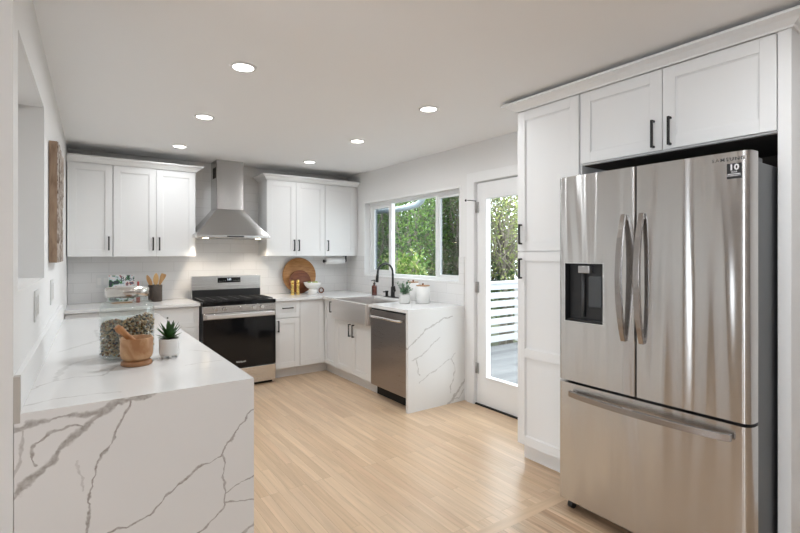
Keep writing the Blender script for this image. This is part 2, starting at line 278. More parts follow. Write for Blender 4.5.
# ------------------------------------------------------------------ mesh builder
class MB:
    def __init__(s): s.v = []; s.f = []; s.m = []; s.sm = []
    def add(s, vs, fs, mi=0, smooth=False):
        b = len(s.v); s.v += [tuple(v) for v in vs]; s.f += [[i + b for i in f] for f in fs]; s.m += [mi] * len(fs); s.sm += [smooth] * len(fs); return s
    def box(s, x0, x1, y0, y1, z0, z1, mi=0):
        if x0 > x1: x0, x1 = x1, x0
        if y0 > y1: y0, y1 = y1, y0
        if z0 > z1: z0, z1 = z1, z0
        v = [(x0, y0, z0), (x1, y0, z0), (x1, y1, z0), (x0, y1, z0), (x0, y0, z1), (x1, y0, z1), (x1, y1, z1), (x0, y1, z1)]
        return s.add(v, [(3, 2, 1, 0), (4, 5, 6, 7), (0, 1, 5, 4), (1, 2, 6, 5), (2, 3, 7, 6), (3, 0, 4, 7)], mi)
    def prism(s, poly, z0, z1, mi=0, smooth=False):
        n = len(poly); A = sum(poly[i][0] * poly[(i + 1) % n][1] - poly[(i + 1) % n][0] * poly[i][1] for i in range(n))
        if A < 0: poly = poly[::-1]
        v = [(x, y, z0) for x, y in poly] + [(x, y, z1) for x, y in poly]
        s.add(v, [list(range(n))[::-1], [n + i for i in range(n)]], mi)
        b = len(s.v) - 2 * n
        for i in range(n):
            j = (i + 1) % n; s.f.append([b + i, b + j, b + n + j, b + n + i]); s.m.append(mi); s.sm.append(smooth)
        return s
    def lathe(s, c, prof, seg=32, mi=0, axis='z', cap=True, smooth=True):
        vs = []
        for r, z in prof:
            for k in range(seg):
                a = 2 * PI * k / seg; p = (r * math.cos(a), r * math.sin(a), z)
                if axis == 'x': p = (p[2], p[0], p[1])
                elif axis == 'y': p = (p[1], p[2], p[0])
                vs.append((c[0] + p[0], c[1] + p[1], c[2] + p[2]))
        fs = []
        for i in range(len(prof) - 1):
            for k in range(seg):
                l = (k + 1) % seg; fs.append([i * seg + k, i * seg + l, (i + 1) * seg + l, (i + 1) * seg + k])
        s.add(vs, fs, mi, smooth)
        if cap:
            b = len(s.v) - len(vs)
            if prof[0][0] > 1e-5: s.f.append([b + k for k in range(seg)][::-1]); s.m.append(mi); s.sm.append(False)
            if prof[-1][0] > 1e-5: s.f.append([b + (len(prof) - 1) * seg + k for k in range(seg)]); s.m.append(mi); s.sm.append(False)
        return s
    def cyl(s, c, r, h, seg=24, axis='z', mi=0): return s.lathe(c, [(r, 0), (r, h)], seg, mi, axis)
    def tube(s, pts, r, seg=10, mi=0, up=None):
        pts = [Vector(p) for p in pts]; n = len(pts); rs = r if isinstance(r, (list, tuple)) else [r] * n
        vs = []; ref = None
        for i, p in enumerate(pts):
            t = (pts[min(i + 1, n - 1)] - pts[max(i - 1, 0)]).normalized()
            if ref is None: ref = Vector((0, 0, 1)) if abs(t.z) < 0.9 else Vector((1, 0, 0))
            a = t.cross(ref).normalized(); b = a.cross(t).normalized(); ref = b
            for k in range(seg):
                q = 2 * PI * k / seg; vs.append(p + (a * math.cos(q) + b * math.sin(q)) * rs[i])
        fs = [[i * seg + k, i * seg + (k + 1) % seg, (i + 1) * seg + (k + 1) % seg, (i + 1) * seg + k] for i in range(n - 1) for k in range(seg)]
        s.add(vs, fs, mi, True); b = len(s.v) - len(vs)
        s.f.append([b + k for k in range(seg)][::-1]); s.m.append(mi); s.sm.append(False)
        s.f.append([b + (n - 1) * seg + k for k in range(seg)]); s.m.append(mi); s.sm.append(False)
        return s
    def sweep(s, path, prof, mi=0):
        """mitred moulding: path in XY, outward = right of travel; prof = (offset, z) closed loop"""
        P = [Vector(p) for p in path]; n = len(P); rows = []
        for i in range(n):
            ds = []
            if i > 0: ds.append((P[i] - P[i - 1]).normalized())
            if i < n - 1: ds.append((P[i + 1] - P[i]).normalized())
            ns = [Vector((d.y, -d.x)) for d in ds]; m_ = sum(ns, Vector((0, 0))).normalized(); k = 1 / max(0.2, m_.dot(ns[0]))
            rows.append([(P[i].x + m_.x * k * o, P[i].y + m_.y * k * o, z) for o, z in prof])
        m = len(prof); vs = [q for r in rows for q in r]
        fs = [[i * m + j, i * m + (j + 1) % m, (i + 1) * m + (j + 1) % m, (i + 1) * m + j] for i in range(n - 1) for j in range(m)]
        fs += [list(range(m))[::-1], [(n - 1) * m + j for j in range(m)]]
        return s.add(vs, fs, mi)

ORG = {}
def mk(name, mb, mats, loc, bevel=0, seg=2, fixn=True):
    me = bpy.data.meshes.new(name); ox, oy, oz = loc
    me.from_pydata([(x - ox, y - oy, z - oz) for x, y, z in mb.v], [], mb.f)
    if not isinstance(mats, (list, tuple)): mats = [mats]
    for m in mats: me.materials.append(M[m] if isinstance(m, str) else m)
    me.polygons.foreach_set('material_index', mb.m); me.polygons.foreach_set('use_smooth', mb.sm)
    if fixn:
        bm = bmesh.new(); bm.from_mesh(me); bmesh.ops.recalc_face_normals(bm, faces=bm.faces); bm.to_mesh(me); bm.free()
    me.update()
    o = bpy.data.objects.new(name, me); C.objects.link(o)
    if bevel:
        b = o.modifiers.new('bevel', 'BEVEL'); b.width = bevel; b.segments = seg; b.limit_method = 'ANGLE'; b.angle_limit = 0.8
    return o
def thing(name, label, cat, loc, group=None, rz=0):
    o = bpy.data.objects.new(name, None); C.objects.link(o); o.empty_display_size = 0.05; o.location = loc; o.rotation_euler = (0, 0, rz)
    o['label'] = label; o['category'] = cat
    if group: o['group'] = group
    ORG[o.name] = Vector(loc); return o
def part(name, mb, mats, parent, bevel=0, label=None, seg=2, fixn=True):
    o = mk(name, mb, mats, ORG[parent.name], bevel, seg, fixn); o.parent = parent; ORG[o.name] = ORG[parent.name]
    if label: o['label'] = label
    return o
def solo(name, mb, mats, label, cat, group=None, bevel=0, kind=None, seg=2, fixn=True):
    xs = [v[0] for v in mb.v]; ys = [v[1] for v in mb.v]; zs = [v[2] for v in mb.v]
    loc = ((min(xs) + max(xs)) / 2, (min(ys) + max(ys)) / 2, min(zs))
    o = mk(name, mb, mats, loc, bevel, seg, fixn); o.location = loc; o['label'] = label; o['category'] = cat; ORG[o.name] = Vector(loc)
    if group: o['group'] = group
    if kind: o['kind'] = kind
    return o
def struct(name, mb, mats, bevel=0, parent=None):
    if parent: return part(name, mb, mats, parent, bevel)
    o = mk(name, mb, mats, (0, 0, 0), bevel); o['kind'] = 'structure'; ORG[o.name] = Vector((0, 0, 0)); return o
def B(*a): return MB().box(*a)
def copy_tree(src, loc, rz=0, label=None, parent=None):
    c = src.copy(); C.objects.link(c)
    if parent: c.parent = parent
    else: c.location = loc; c.rotation_euler = (0, 0, rz); c['label'] = label
    for ch in list(src.children): copy_tree(ch, None, 0, None, c)
    return c
def text(name, s, size, loc, rot, mat, parent, ext=0.0006, sx=1.0, bold=0.0):
    cu = bpy.data.curves.new('t', 'FONT'); cu.body = s; cu.size = size; cu.align_x = 'CENTER'; cu.align_y = 'CENTER'; cu.extrude = ext; cu.resolution_u = 2; cu.offset = size * bold; cu.space_character = 1.22 if len(s) == 7 else 1.0
    t = bpy.data.objects.new('t', cu); C.objects.link(t); bpy.context.view_layer.update()
    me = bpy.data.meshes.new_from_object(t.evaluated_get(bpy.context.evaluated_depsgraph_get())); bpy.data.objects.remove(t)
    R = Matrix.Translation(Vector(loc) - ORG[parent.name]) @ rot.to_4x4() @ Matrix.Diagonal((sx, 1, 1, 1)); me.transform(R)
    me.materials.clear(); me.materials.append(M[mat]); o = bpy.data.objects.new(name, me); C.objects.link(o); o.parent = parent; ORG[o.name] = ORG[parent.name]; return o
ROT_XM = Matrix(((0, 0, -1), (-1, 0, 0), (0, 1, 0)))   # text facing -X: right = -Y, up = Z
ROT_YM = Matrix(((1, 0, 0), (0, 0, -1), (0, 1, 0)))    # text facing -Y: right = +X

# ------------------------------------------------------------------ dimensions
CEIL = 2.46; XW = 3.136; YB = 5.712; CT = 0.914; CTB = 0.884
def wl(y): return -0.139 + 0.036 * (y - 1.9)           # kitchen face of the left wall
CF_Y = 5.063; CF_X = 2.456                             # counter front edges
DF_Y = 5.100; DF_X = 2.4917                            # base door fronts
UF = 5.398; UZ0 = 1.385; UZ1 = 2.281

# ------------------------------------------------------------------ structure
struct('floor', B(-4.2, XW, 1.74, YB, -0.1, 0), 'oak')
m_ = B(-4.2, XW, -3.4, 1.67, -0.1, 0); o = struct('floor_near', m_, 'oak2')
struct('floor_header', B(-4.2, XW, 1.67, 1.74, -0.1, 0), 'oakx')
struct('ceiling', B(-4.35, XW + 0.16, -3.55, YB + 0.15, CEIL, CEIL + 0.15), 'ceiling')
struct('wall_back', B(-4.35, XW + 0.16, YB, YB + 0.15, -0.1, CEIL), 'wall')
# right wall with the openings of the window and the glass door
WY0, WY1, WZ0, WZ1 = 3.44, 5.235, 1.135, 2.06
DY0, DY1, DZ1 = 2.40, 3.225, 2.085
m_ = MB()
for a in [(-3.55, DY0, -0.1, CEIL), (DY0, DY1, DZ1, CEIL), (DY1, WY0, -0.1, CEIL), (WY0, WY1, -0.1, WZ0), (WY0, WY1, WZ1, CEIL), (WY1, YB, -0.1, CEIL)]:
    m_.box(XW, XW + 0.16, a[0], a[1], a[2], a[3])
struct('wall_right', m_, 'wall')
# left wall: thick stub with the niche
T = 0.34
def wpoly(y0, y1, d0=0.0, d1=None):
    d1 = T if d1 is None else d1
    return [(wl(y0) - d0, y0), (wl(y1) - d0, y1), (wl(y1) - d1, y1), (wl(y0) - d1, y0)]
m_ = MB(); ny0, ny1, nz0, nz1 = 2.015, 3.03, 1.293, 2.165
m_.prism(wpoly(1.9, ny0), 0, CEIL); m_.prism(wpoly(ny1, YB), 0, CEIL); m_.prism(wpoly(ny0, ny1), 0, nz0); m_.prism(wpoly(ny0, ny1), nz1, CEIL); m_.prism(wpoly(ny0, ny1, 0.18), nz0, nz1)
struct('wall_left', m_, 'wall')
# far walls of the unseen adjoining room, with guessed window openings for the added fill
m_ = MB()
for y0, y1, z0, z1 in [(-3.55, -2.4, -.1, CEIL), (-2.4, -1.0, -.1, .55), (-2.4, -1.0, 2.25, CEIL), (-1.0, .45, -.1, CEIL), (.45, 1.85, -.1, .55), (.45, 1.85, 2.25, CEIL), (1.85, YB, -.1, CEIL)]:
    m_.box(-4.35, -4.2, y0, y1, z0, z1)
struct('wall_far_left', m_, 'taupe')
struct('wall_rear', B(-4.2, XW, -3.55, -3.4, -.1, CEIL), 'greywall')

# tile backsplashes
o = solo('tile_backsplash', B(0.003, XW, YB - 0.009, YB, CT, CEIL), 'tile_b', 'white glossy subway tile covering the back wall behind the range', 'backsplash')
m_ = MB(); t0, t1 = XW - 0.009, XW
m_.box(t0, t1, 3.366, WY0, CT, 1.385); m_.box(t0, t1, WY0, WY1, CT, WZ0); m_.box(t0, t1, WY1, YB - 0.0095, CT, 1.385)
solo('tile_backsplash', m_, 'tile_r', 'white subway tile strip under and beside the sink window', 'backsplash')

# ------------------------------------------------------------------ window (kitchen)
FX = XW + 0.075
def frame_boxes(m, x0, x1, y0, y1, z0, z1, w):
    m.box(x0, x1, y0, y0 + w, z0, z1); m.box(x0, x1, y1 - w, y1, z0, z1); m.box(x0, x1, y0 + w, y1 - w, z0, z0 + w); m.box(x0, x1, y0 + w, y1 - w, z1 - w, z1)
    return m
win = struct('window_1', frame_boxes(MB(), FX, FX + 0.052, WY0, WY1, WZ0, WZ1, 0.035), 'vinyl', 0.002)
m_ = MB(); m_.box(FX + .002, FX + .0505, 3.868, 3.900, WZ0 + .035, WZ1 - .035); m_.box(FX + .002, FX + .0505, 4.735, 4.775, WZ0 + .035, WZ1 - .035)
struct('window_mullion', m_, 'vinyl', parent=win)
s_ = struct('window_sash', frame_boxes(MB(), FX + .015, FX + .05, WY0 + .036, 3.867, WZ0 + .036, WZ1 - .036, .022), 'vinyl', 0.002, win)
struct('pane', B(FX + .030, FX + .034, WY0 + .055, 3.848, WZ0 + .055, WZ1 - .055), 'pane_s', parent=s_)
s_ = struct('window_sash', frame_boxes(MB(), FX + .015, FX + .05, 4.776, WY1 - .036, WZ0 + .036, WZ1 - .036, .04), 'vinyl', 0.002, win)
struct('pane', B(FX + .030, FX + .034, 4.80, WY1 - .07, WZ0 + .07, WZ1 - .07), 'pane_s', parent=s_)
struct('pane', B(FX + .042, FX + .046, 3.90, 4.735, WZ0 + .03, WZ1 - .03), 'pane', parent=win)
# slim casing round the opening
m_ = MB(); cw = 0.022
m_.box(XW - .004, XW, WY0 - cw, WY0, WZ0, WZ1 + cw); m_.box(XW - .004, XW, WY1, WY1 + cw, WZ0, WZ1 + cw); m_.box(XW - .004, XW, WY0, WY1, WZ1, WZ1 + cw)
struct('trim_1', m_, 'trim', 0.001)

# ------------------------------------------------------------------ glass door
door = struct('door_1', (lambda m: (m.box(XW + .02, XW + .064, 3.095, DY1 - .008, .012, 2.075), m.box(XW + .02, XW + .064, DY0 + .01, 2.535, .012, 2.075), m.box(XW + .02, XW + .064, 2.535, 3.095, .012, .275), m.box(XW + .02, XW + .064, 2.535, 3.095, 1.925, 2.075), m)[-1])(MB()), 'trim', 0.001)
frame_boxes(MB(), 0, 1, 0, 1, 0, 1, .1)
struct('pane_bead', frame_boxes(MB(), XW + .012, XW + .0725, 2.525, 3.105, .265, 1.935, .012), 'trim', 0.003, door)
struct('pane', B(XW + .040, XW + .044, 2.54, 3.09, .28, 1.92), 'pane', parent=door)
for z in (.29, 1.05, 1.80):
    m_ = MB(); m_.cyl((XW + .012, DY1 - .004, z), .007, .10, 12); m_.box(XW + .012, XW + .0195, DY1 - .035, DY1 - .008, z, z + .10)
    part('hinge', m_, 'nickel', door)
m_ = MB(); m_.tube([(XW + .012, DY1 - .004, 1.91), (XW - .05, DY1 + .01, 1.915), (XW - .07, DY1 + .03, 1.915)], .004, 8); m_.lathe((XW - .08, DY1 + .04, 1.915), [(0, -.012), (.009, -.008), (.009, .008), (0, .012)], 12)
part('door_stop', m_, 'black', door)
m_ = MB(); m_.box(XW - .016, XW, DY1, DY1 + .095, 0, DZ1 + .09); m_.box(XW - .016, XW, DY0 - .09, DY0, 0, DZ1 + .09); m_.box(XW - .016, XW, DY0, DY1, DZ1, DZ1 + .09)
struct('trim_2', m_, 'trim', 0.002)
struct('trim_3', B(XW, XW + .16, DY0, DY1, 0, .012), 'dark')

# ------------------------------------------------------------------ hardware
def pull_mb(c, length, facing, vertical=True, r=.005, out=.030):
    """black bar pull; c = centre on the door face"""
    m = MB(); w = .006; h = length / 2
    n = Vector((0, -1, 0)) if facing == 'Y' else Vector((-1, 0, 0)); t = Vector((1, 0, 0)) if facing == 'Y' else Vector((0, 1, 0))
    c = Vector(c); ax = Vector((0, 0, 1)) if vertical else t; sd = t if vertical else Vector((0, 0, 1))
    def ob(a0, a1, s0, s1, n0, n1):
        p = [c + ax * a + sd * s + n * k for a in (a0, a1) for s in (s0, s1) for k in (n0, n1)]
        m.box(min(q.x for q in p), max(q.x for q in p), min(q.y for q in p), max(q.y for q in p), min(q.z for q in p), max(q.z for q in p))
    ob(-h, h, -w, w, out - .010, out); ob(-h, -h + .011, -w, w, 0, out - .010); ob(h - .011, h, -w, w, 0, out - .010)
    return m
def shaker(face, a0, a1, z0, z1, f, th=.019, st=.062, rec=.009, rails=()):
    """door or drawer front. face 'Y': front at y=f looking -Y, a = x. face 'X': front at x=f looking -X, a = y"""
    m = MB(); bx = (lambda p0, p1, q0, q1, d0, d1: m.box(p0, p1, f + d0, f + d1, q0, q1)) if face == 'Y' else (lambda p0, p1, q0, q1, d0, d1: m.box(f + d0, f + d1, p0, p1, q0, q1))
    bx(a0, a0 + st, z0, z1, 0, th); bx(a1 - st, a1, z0, z1, 0, th)
    zs = [z0] + sorted(rails) + [z1]
    bx(a0 + st, a1 - st, z0, z0 + st, 0, th); bx(a0 + st, a1 - st, z1 - st, z1, 0, th)
    for r in rails: bx(a0 + st, a1 - st, r - st * .5, r + st * .5, 0, th)
    bx(a0 + st, a1 - st, z0 + st, z1 - st, rec, th)
    # sloped lip round the recess
    e = .006
    for i in range(len(zs) - 1):
        lo = zs[i] + (st if i == 0 else st * .5); hi = zs[i + 1] - (st if i == len(zs) - 2 else st * .5)
        for (p0, p1, q0, q1) in ((a0 + st, a0 + st + e, lo, hi), (a1 - st - e, a1 - st, lo, hi), (a0 + st, a1 - st, lo, lo + e), (a0 + st, a1 - st, hi - e, hi)):
            bx(p0, p1, q0, q1, rec * .5, rec)
    return m
G = .0018
def cab(name, label, loc, box_mb, doors, cat='cabinet', group=None):
    t = thing(name, label, cat, loc, group); part('body', box_mb, 'cab', t, .0015)
    for d in doors:
        kind, face, a0, a1, z0, z1, f = d[:7]; ex = d[7] if len(d) > 7 else {}
        dd = part(kind, shaker(face, a0 + G, a1 - G, z0 + G, z1 - G, f, st=ex.get('st', .062), rails=ex.get('rails', ())), 'cab', t, .0012)
        for h in ex.get('h', []):
            part('handle', pull_mb(h[0], h[1], face, h[2]), 'black', dd, .0015)
    return t

# ------------------------------------------------------------------ upper cabinets
def up(name, label, x0, x1, doors):
    return cab(name, label, ((x0 + x1) / 2, 5.56, UZ0), B(x0, x1, UF + .0195, YB - .01, UZ0, UZ1 + .02), doors)
hz = UZ0 + .13
up('wall_cabinet', 'white single door upper cabinet against the left wall', -.004, .362,
   [('door', 'Y', -.004, .362, UZ0, UZ1, UF, {'h': [((.328, UF, hz), .135, True)]})])
up('wall_cabinet', 'white double door upper cabinet just left of the range hood', .365, 1.122,
   [('door', 'Y', .365, .743, UZ0, UZ1, UF, {'h': [((.714, UF, hz), .135, True)]}), ('door', 'Y', .743, 1.122, UZ0, UZ1, UF, {'h': [((.772, UF, hz), .135, True)]})])
up('wall_cabinet', 'white double door upper cabinet just right of the range hood', 1.901, 2.648,
   [('door', 'Y', 1.901, 2.264, UZ0, UZ1, UF, {'h': [((2.236, UF, hz), .135, True)]}), ('door', 'Y', 2.264, 2.648, UZ0, UZ1, UF, {'h': [((2.297, UF, hz), .135, True)]})])
up('wall_cabinet', 'white single door upper cabinet above the paper towel roll', 2.651, 3.085,
   [('door', 'Y', 2.651, 3.085, UZ0, UZ1, UF, {'h': [((2.687, UF, hz), .135, True)]})])
def crown_prof(z0, z1, p): return [(0, z0), (.010, z0), (.014, z0 + .008), (p * .55, z0 + (z1 - z0) * .55), (p * .9, z1 - .014), (p, z1 - .012), (p, z1), (0, z1)]
solo('crown_molding', MB().sweep([(-.006, UF + .0), (1.1225, UF), (1.1225, YB - .011)], crown_prof(UZ1 + .003, 2.345, .068)), 'cab', 'white crown molding capping the upper cabinets left of the hood', 'molding')
solo('crown_molding', MB().sweep([(1.9005, YB - .011), (1.9005, UF), (3.12, UF)], crown_prof(UZ1 + .003, 2.345, .068)), 'cab', 'white crown molding capping the upper cabinets right of the hood', 'molding')
solo('filler_strip', B(3.0855, XW - .001, UF + .03, YB - .01, UZ0, UZ1), 'cab', 'narrow white filler between upper cabinet and window wall', 'filler')

# ------------------------------------------------------------------ base cabinets, back wall
zt, z0 = .878, .121
def base(name, label, x0, x1, doors, y1=YB - .012):
    m = B(x0, x1, DF_Y + .0195, y1, .115, CTB - .001); t = cab(name, label, ((x0 + x1) / 2, 5.4, 0), m, doors)
    part('toe_kick', B(x0, 2.5665 if x1 > 2.5 else x1, DF_Y + .0985, DF_Y + .115, 0, .114), 'kick', t); return t
base('base_cabinet', 'white lower cabinet in the back left corner beside the left wall', -.018, .640,
     [('door', 'Y', -.018, .640, z0, zt, DF_Y, {'h': [((.195, DF_Y, .775), .12, True)]})])
t = base('base_cabinet', 'white drawer cabinet directly left of the range', .643, 1.095,
     [('drawer', 'Y', .643, 1.095, .675, zt, DF_Y, {'st': .045}), ('drawer', 'Y', .643, 1.095, .40, .672, DF_Y, {'st': .045}), ('drawer', 'Y', .643, 1.095, z0, .397, DF_Y, {'st': .045})])
dr = [c for c in t.children if c.name.startswith('drawer')][0]
m_ = MB().cyl((.80, DF_Y - .024, .785), .007, .024, 12, 'y'); part('knob', m_, 'black', dr)
base('base_cabinet', 'white drawer and door cabinet directly right of the range', 1.892, 2.185,
     [('drawer', 'Y', 1.892, 2.185, .69, zt, DF_Y, {'st': .045, 'h': [((2.035, DF_Y, .80), .125, False)]}), ('door', 'Y', 1.892, 2.185, z0, .687, DF_Y, {'h': [((1.925, DF_Y, .60), .125, True)]})])
base('base_cabinet', 'white full height door cabinet in the inner corner of the counters', 2.188, 2.505,
     [('door', 'Y', 2.188, 2.4895, z0, zt, DF_Y)])
# right run
def baseR(label, y0, y1, ztop, doors):
    m = B(DF_X + .0195, XW - .012, y0, y1, .115, ztop); t = cab('base_cabinet', label, (2.8, (y0 + y1) / 2, 0), m, doors)
    part('toe_kick', B(DF_X + .075, DF_X + .09, y0, DF_Y + .098 if y1 > 5 else y1, 0, .114), 'kick', t); return t
baseR('narrow white lower cabinet left of the sink with one door', 4.806, 5.1165, CTB - .001,
      [('door', 'X', 4.806, 5.098, z0, zt, DF_X, {'st': .05, 'h': [((DF_X, 4.905, .80), .125, True)]})])
baseR('white double door cabinet under the farmhouse sink', 4.044, 4.803, .688,
      [('door', 'X', 4.4235, 4.803, z0, .685, DF_X, {'h': [((DF_X, 4.462, .59), .135, True)]}), ('door', 'X', 4.044, 4.4235, z0, .685, DF_X, {'h': [((DF_X, 4.385, .59), .135, True)]})])

# ------------------------------------------------------------------ quartz
top_v = [(.006, .40, [(-0.126, 2.194), (-0.054, 2.295), (0.022, 2.334), (0.114, 2.302), (0.193, 2.462)]), (.006, .38, [(-0.119, 1.991), (-0.033, 2.019), (0.069, 2.019), (0.15, 1.987)]),
         (.014, .30, [(-0.038, 2.314), (-0.018, 2.535), (0.019, 2.625), (0.12, 2.703)]), (.007, .40, [(0.436, 2.295), (0.597, 2.309)]), (.004, .35, [(0.446, 2.187), (0.511, 2.174)]),
         (.012, .28, [(-0.032, 2.968), (0.154, 3.246), (0.147, 3.688)]), (.008, .30, [(0.521, 2.639), (0.615, 2.512), (0.641, 2.174)])]
front_v = [(.0135, .80, [(-0.16, 0.62), (-0.13, 0.653), (-0.074, 0.719), (-0.041, 0.757), (-0.002, 0.801), (0.051, 0.838), (0.092, 0.873), (0.14, 0.903), (0.209, 0.908), (.25, .914)]),
           (.0095, .75, [(-0.137, 0.867), (-0.099, 0.88), (-0.041, 0.883), (0.02, 0.88), (0.079, 0.879), (0.121, 0.901)]),
           (.0055, .85, [(0.179, 0.907), (0.184, 0.884), (0.154, 0.833), (0.13, 0.782), (0.111, 0.742), (0.079, 0.695), (0.065, 0.622), (0.056, 0.548), (0.053, 0.481), (0.047, 0.41)]),
           (.005, .8, [(-0.082, 0.745), (-0.092, 0.78), (-0.094, 0.807), (-0.057, 0.84), (0.002, 0.853), (0.051, 0.838)]),
           (.004, .85, [(0.047, 0.443), (0.111, 0.461), (0.24, 0.478), (0.325, 0.553), (0.415, 0.607), (0.486, 0.639), (0.536, 0.69), (0.615, 0.80)]),
           (.004, .8, [(0.49, 0.638), (0.498, 0.572), (0.496, 0.51), (0.508, 0.481), (0.505, 0.432), (0.45, 0.392), (0.409, 0.363), (0.358, 0.332)]),
           (.0035, .8, [(0.511, 0.48), (0.561, 0.511), (0.619, 0.523)]), (.0035, .8, [(0.508, 0.439), (0.615, 0.424)]), (.009, .7, [(0.548, 0.277), (0.567, 0.305), (0.619, 0.331)]),
           (.003, .35, [(0.027, 0.719), (0.042, 0.661), (0.038, 0.619)]), (.006, .5, [(-.14, .70), (-.12, .80), (-.11, .87)])]
end_v = [(.010, .7, [(2.455, 0.568), (2.557, 0.65), (2.646, 0.724), (2.769, 0.761), (2.864, 0.802), (2.978, 0.818)]), (.006, .55, [(2.498, 0.47), (2.601, 0.48), (2.738, 0.595), (2.832, 0.646)]),
         (.008, .6, [(2.557, 0.462), (2.563, 0.379), (2.586, 0.324)]), (.006, .5, [(2.586, 0.258), (2.738, 0.33), (2.864, 0.386), (2.962, 0.422), (3.011, 0.466)]),
         (.009, .65, [(2.962, 0.422), (3.011, 0.341), (2.995, 0.243), (2.962, 0.174), (2.955, 0.101)]), (.018, .7, [(3.136, 0.209), (3.045, 0.098), (2.962, 0.025), (2.913, -0.003)]), (.008, .6, [(3.129, 0.096), (3.061, 0.032), (2.995, 0.044)])]
M['q_top'] = quartz('quartz_peninsula_top', (0, 1), top_v, cloud=.04)
M['q_front'] = quartz('quartz_peninsula_front', (0, 2), front_v)
M['q_end'] = quartz('quartz_end_panel', (0, 2), [(w * .85, o_ * .85, p_) for w, o_, p_ in end_v])
M['q_plain'] = quartz('quartz_counter', (0, 1), [(.008, .25, [(.2, 5.2), (.5, 5.5), (.9, 5.6)]), (.008, .25, [(2.1, 5.3), (2.5, 5.4), (2.9, 5.0)]), (.006, .25, [(2.6, 3.5), (2.9, 3.9)])], cloud=.04)

# peninsula: slab and waterfall front
PY0, PY1, PX = 1.896, 4.40, .615
pen = thing('peninsula_countertop', 'white veined quartz peninsula top with waterfall front in the left foreground', 'countertop', (0, 0, 0))
m_ = MB().prism([(-.1214, PY0), (PX, PY0), (PX, PY1), (wl(PY1) + .001, PY1), (wl(PY0) + .001 + .0, PY0 + .03), (-.1214, PY0 + .03)], CTB, CT)
o = part('slab', m_, ['q_top', 'q_front'], pen)
for pl in o.data.polygons:
    if pl.normal.y < -.9 and pl.center.y < PY0 + .01: pl.material_index = 1
part('waterfall_panel', B(-.1370, PX, PY0, PY0 + .0345, 0, CTB - .0001), 'q_front', pen)
m_ = MB().prism([(wl(PY0 + .002) + .001, PY0 + .032), (-.1214, PY0 + .032), (wl(PY1) + .023, PY1), (wl(PY1) + .001, PY1)], CT, 1.03)
part('upstand', m_, 'trim', pen, .001)
solo('filler_strip', B(-.1384, -.1216, PY0 + .0005, PY0 + .0305, CTB, 1.03), 'filler', 'small beige filler block at the front left corner of the peninsula', 'filler')
m_ = B(.0, PX - .04, PY0 + .036, PY1 - .02, .115, CTB - .002)
t = thing('base_cabinet', 'white cabinet base carrying the quartz peninsula', 'cabinet', (.3, 3, 0)); part('body', m_, 'cab', t, .001)
part('toe_kick', B(.02, PX - .10, PY0 + .036, PY1 - .04, 0, .1145), 'kick', t)
for k in range(4):
    y0 = 1.935 + k * .61; part('door', shaker('X', y0 + G, y0 + .61 - G, .121, .878, 0), 'cab', t)
for ch in [c for c in t.children if c.name.startswith('door')]:   # fronts face the aisle (+X)
    for v in ch.data.vertices: v.co.x = (PX - .021) - (v.co.x + .3) - .3
    ch.data.flip_normals()

# back counter left of the range
solo('countertop', MB().prism([(wl(CF_Y) + .0005, CF_Y), (1.099, CF_Y), (1.099, YB - .0095), (wl(YB) + .0005, YB - .0095)], CTB, CT), 'q_plain', 'white quartz countertop between left wall and range', 'countertop', bevel=.0015)
# right L counter with the sink cut-out, joined to its end panel
sy0, sy1, sxb = 4.020, 4.785, 2.985
lc = thing('countertop', 'white quartz countertop around the sink with veined waterfall end', 'countertop', (0, 0, 0))
m_ = MB(); m_.prism([(1.886, CF_Y), (CF_X, CF_Y), (CF_X, sy1), (XW - .0095, sy1), (XW - .0095, YB - .0095), (1.886, YB - .0095)], CTB, CT)
m_.box(sxb, XW - .0095, sy0, sy1 - .0002, CTB, CT); m_.box(CF_X, XW - .0095, 3.3645, sy0 - .0002, CTB, CT)
o = part('slab', m_, ['q_plain', 'q_end'], lc)
for pl in o.data.polygons:
    if pl.normal.y < -.9 and pl.center.y < 3.37: pl.material_index = 1
part('waterfall_panel', B(CF_X, XW - .0005, 3.3645, 3.3945, 0, CTB - .0001), 'q_end', lc)

# ------------------------------------------------------------------ farmhouse sink
sk = thing('farmhouse_sink', 'stainless steel apron front sink under the window', 'sink', (2.7, 4.4, .69))
ax0 = 2.425
sk['label'] = 'stainless steel apron front sink below the kitchen window'
m_ = MB(); m_.box(ax0, ax0 + .022, sy0 + .028, sy1 - .002, .692, CT - .004)
part('apron', m_, 'sink', sk, .006, seg=3)
m_ = MB(); b0, b1 = ax0 + .0225, sxb - .002; w = .012
m_.box(b0, b0 + w, sy0 + .012, sy1 - .012, .70, CT - .006); m_.box(b1 - w, b1, sy0 + .012, sy1 - .012, .70, CT - .032)
m_.box(b0 + w, b1 - w, sy0 + .003, sy0 + .003 + w, .70, CT - .006); m_.box(b0 + w, b1 - w, sy1 - .003 - w, sy1 - .003, .70, CT - .006); m_.box(b0 + w, b1 - w, sy0 + .003 + w, sy1 - .003 - w, .70, .712)
part('basin', m_, 'sink', sk)
part('drain', MB().lathe((2.72, 4.4, .7125), [(.04, 0), (.04, .003), (.03, .001), (.0, .001)], 24), 'chrome', sk)

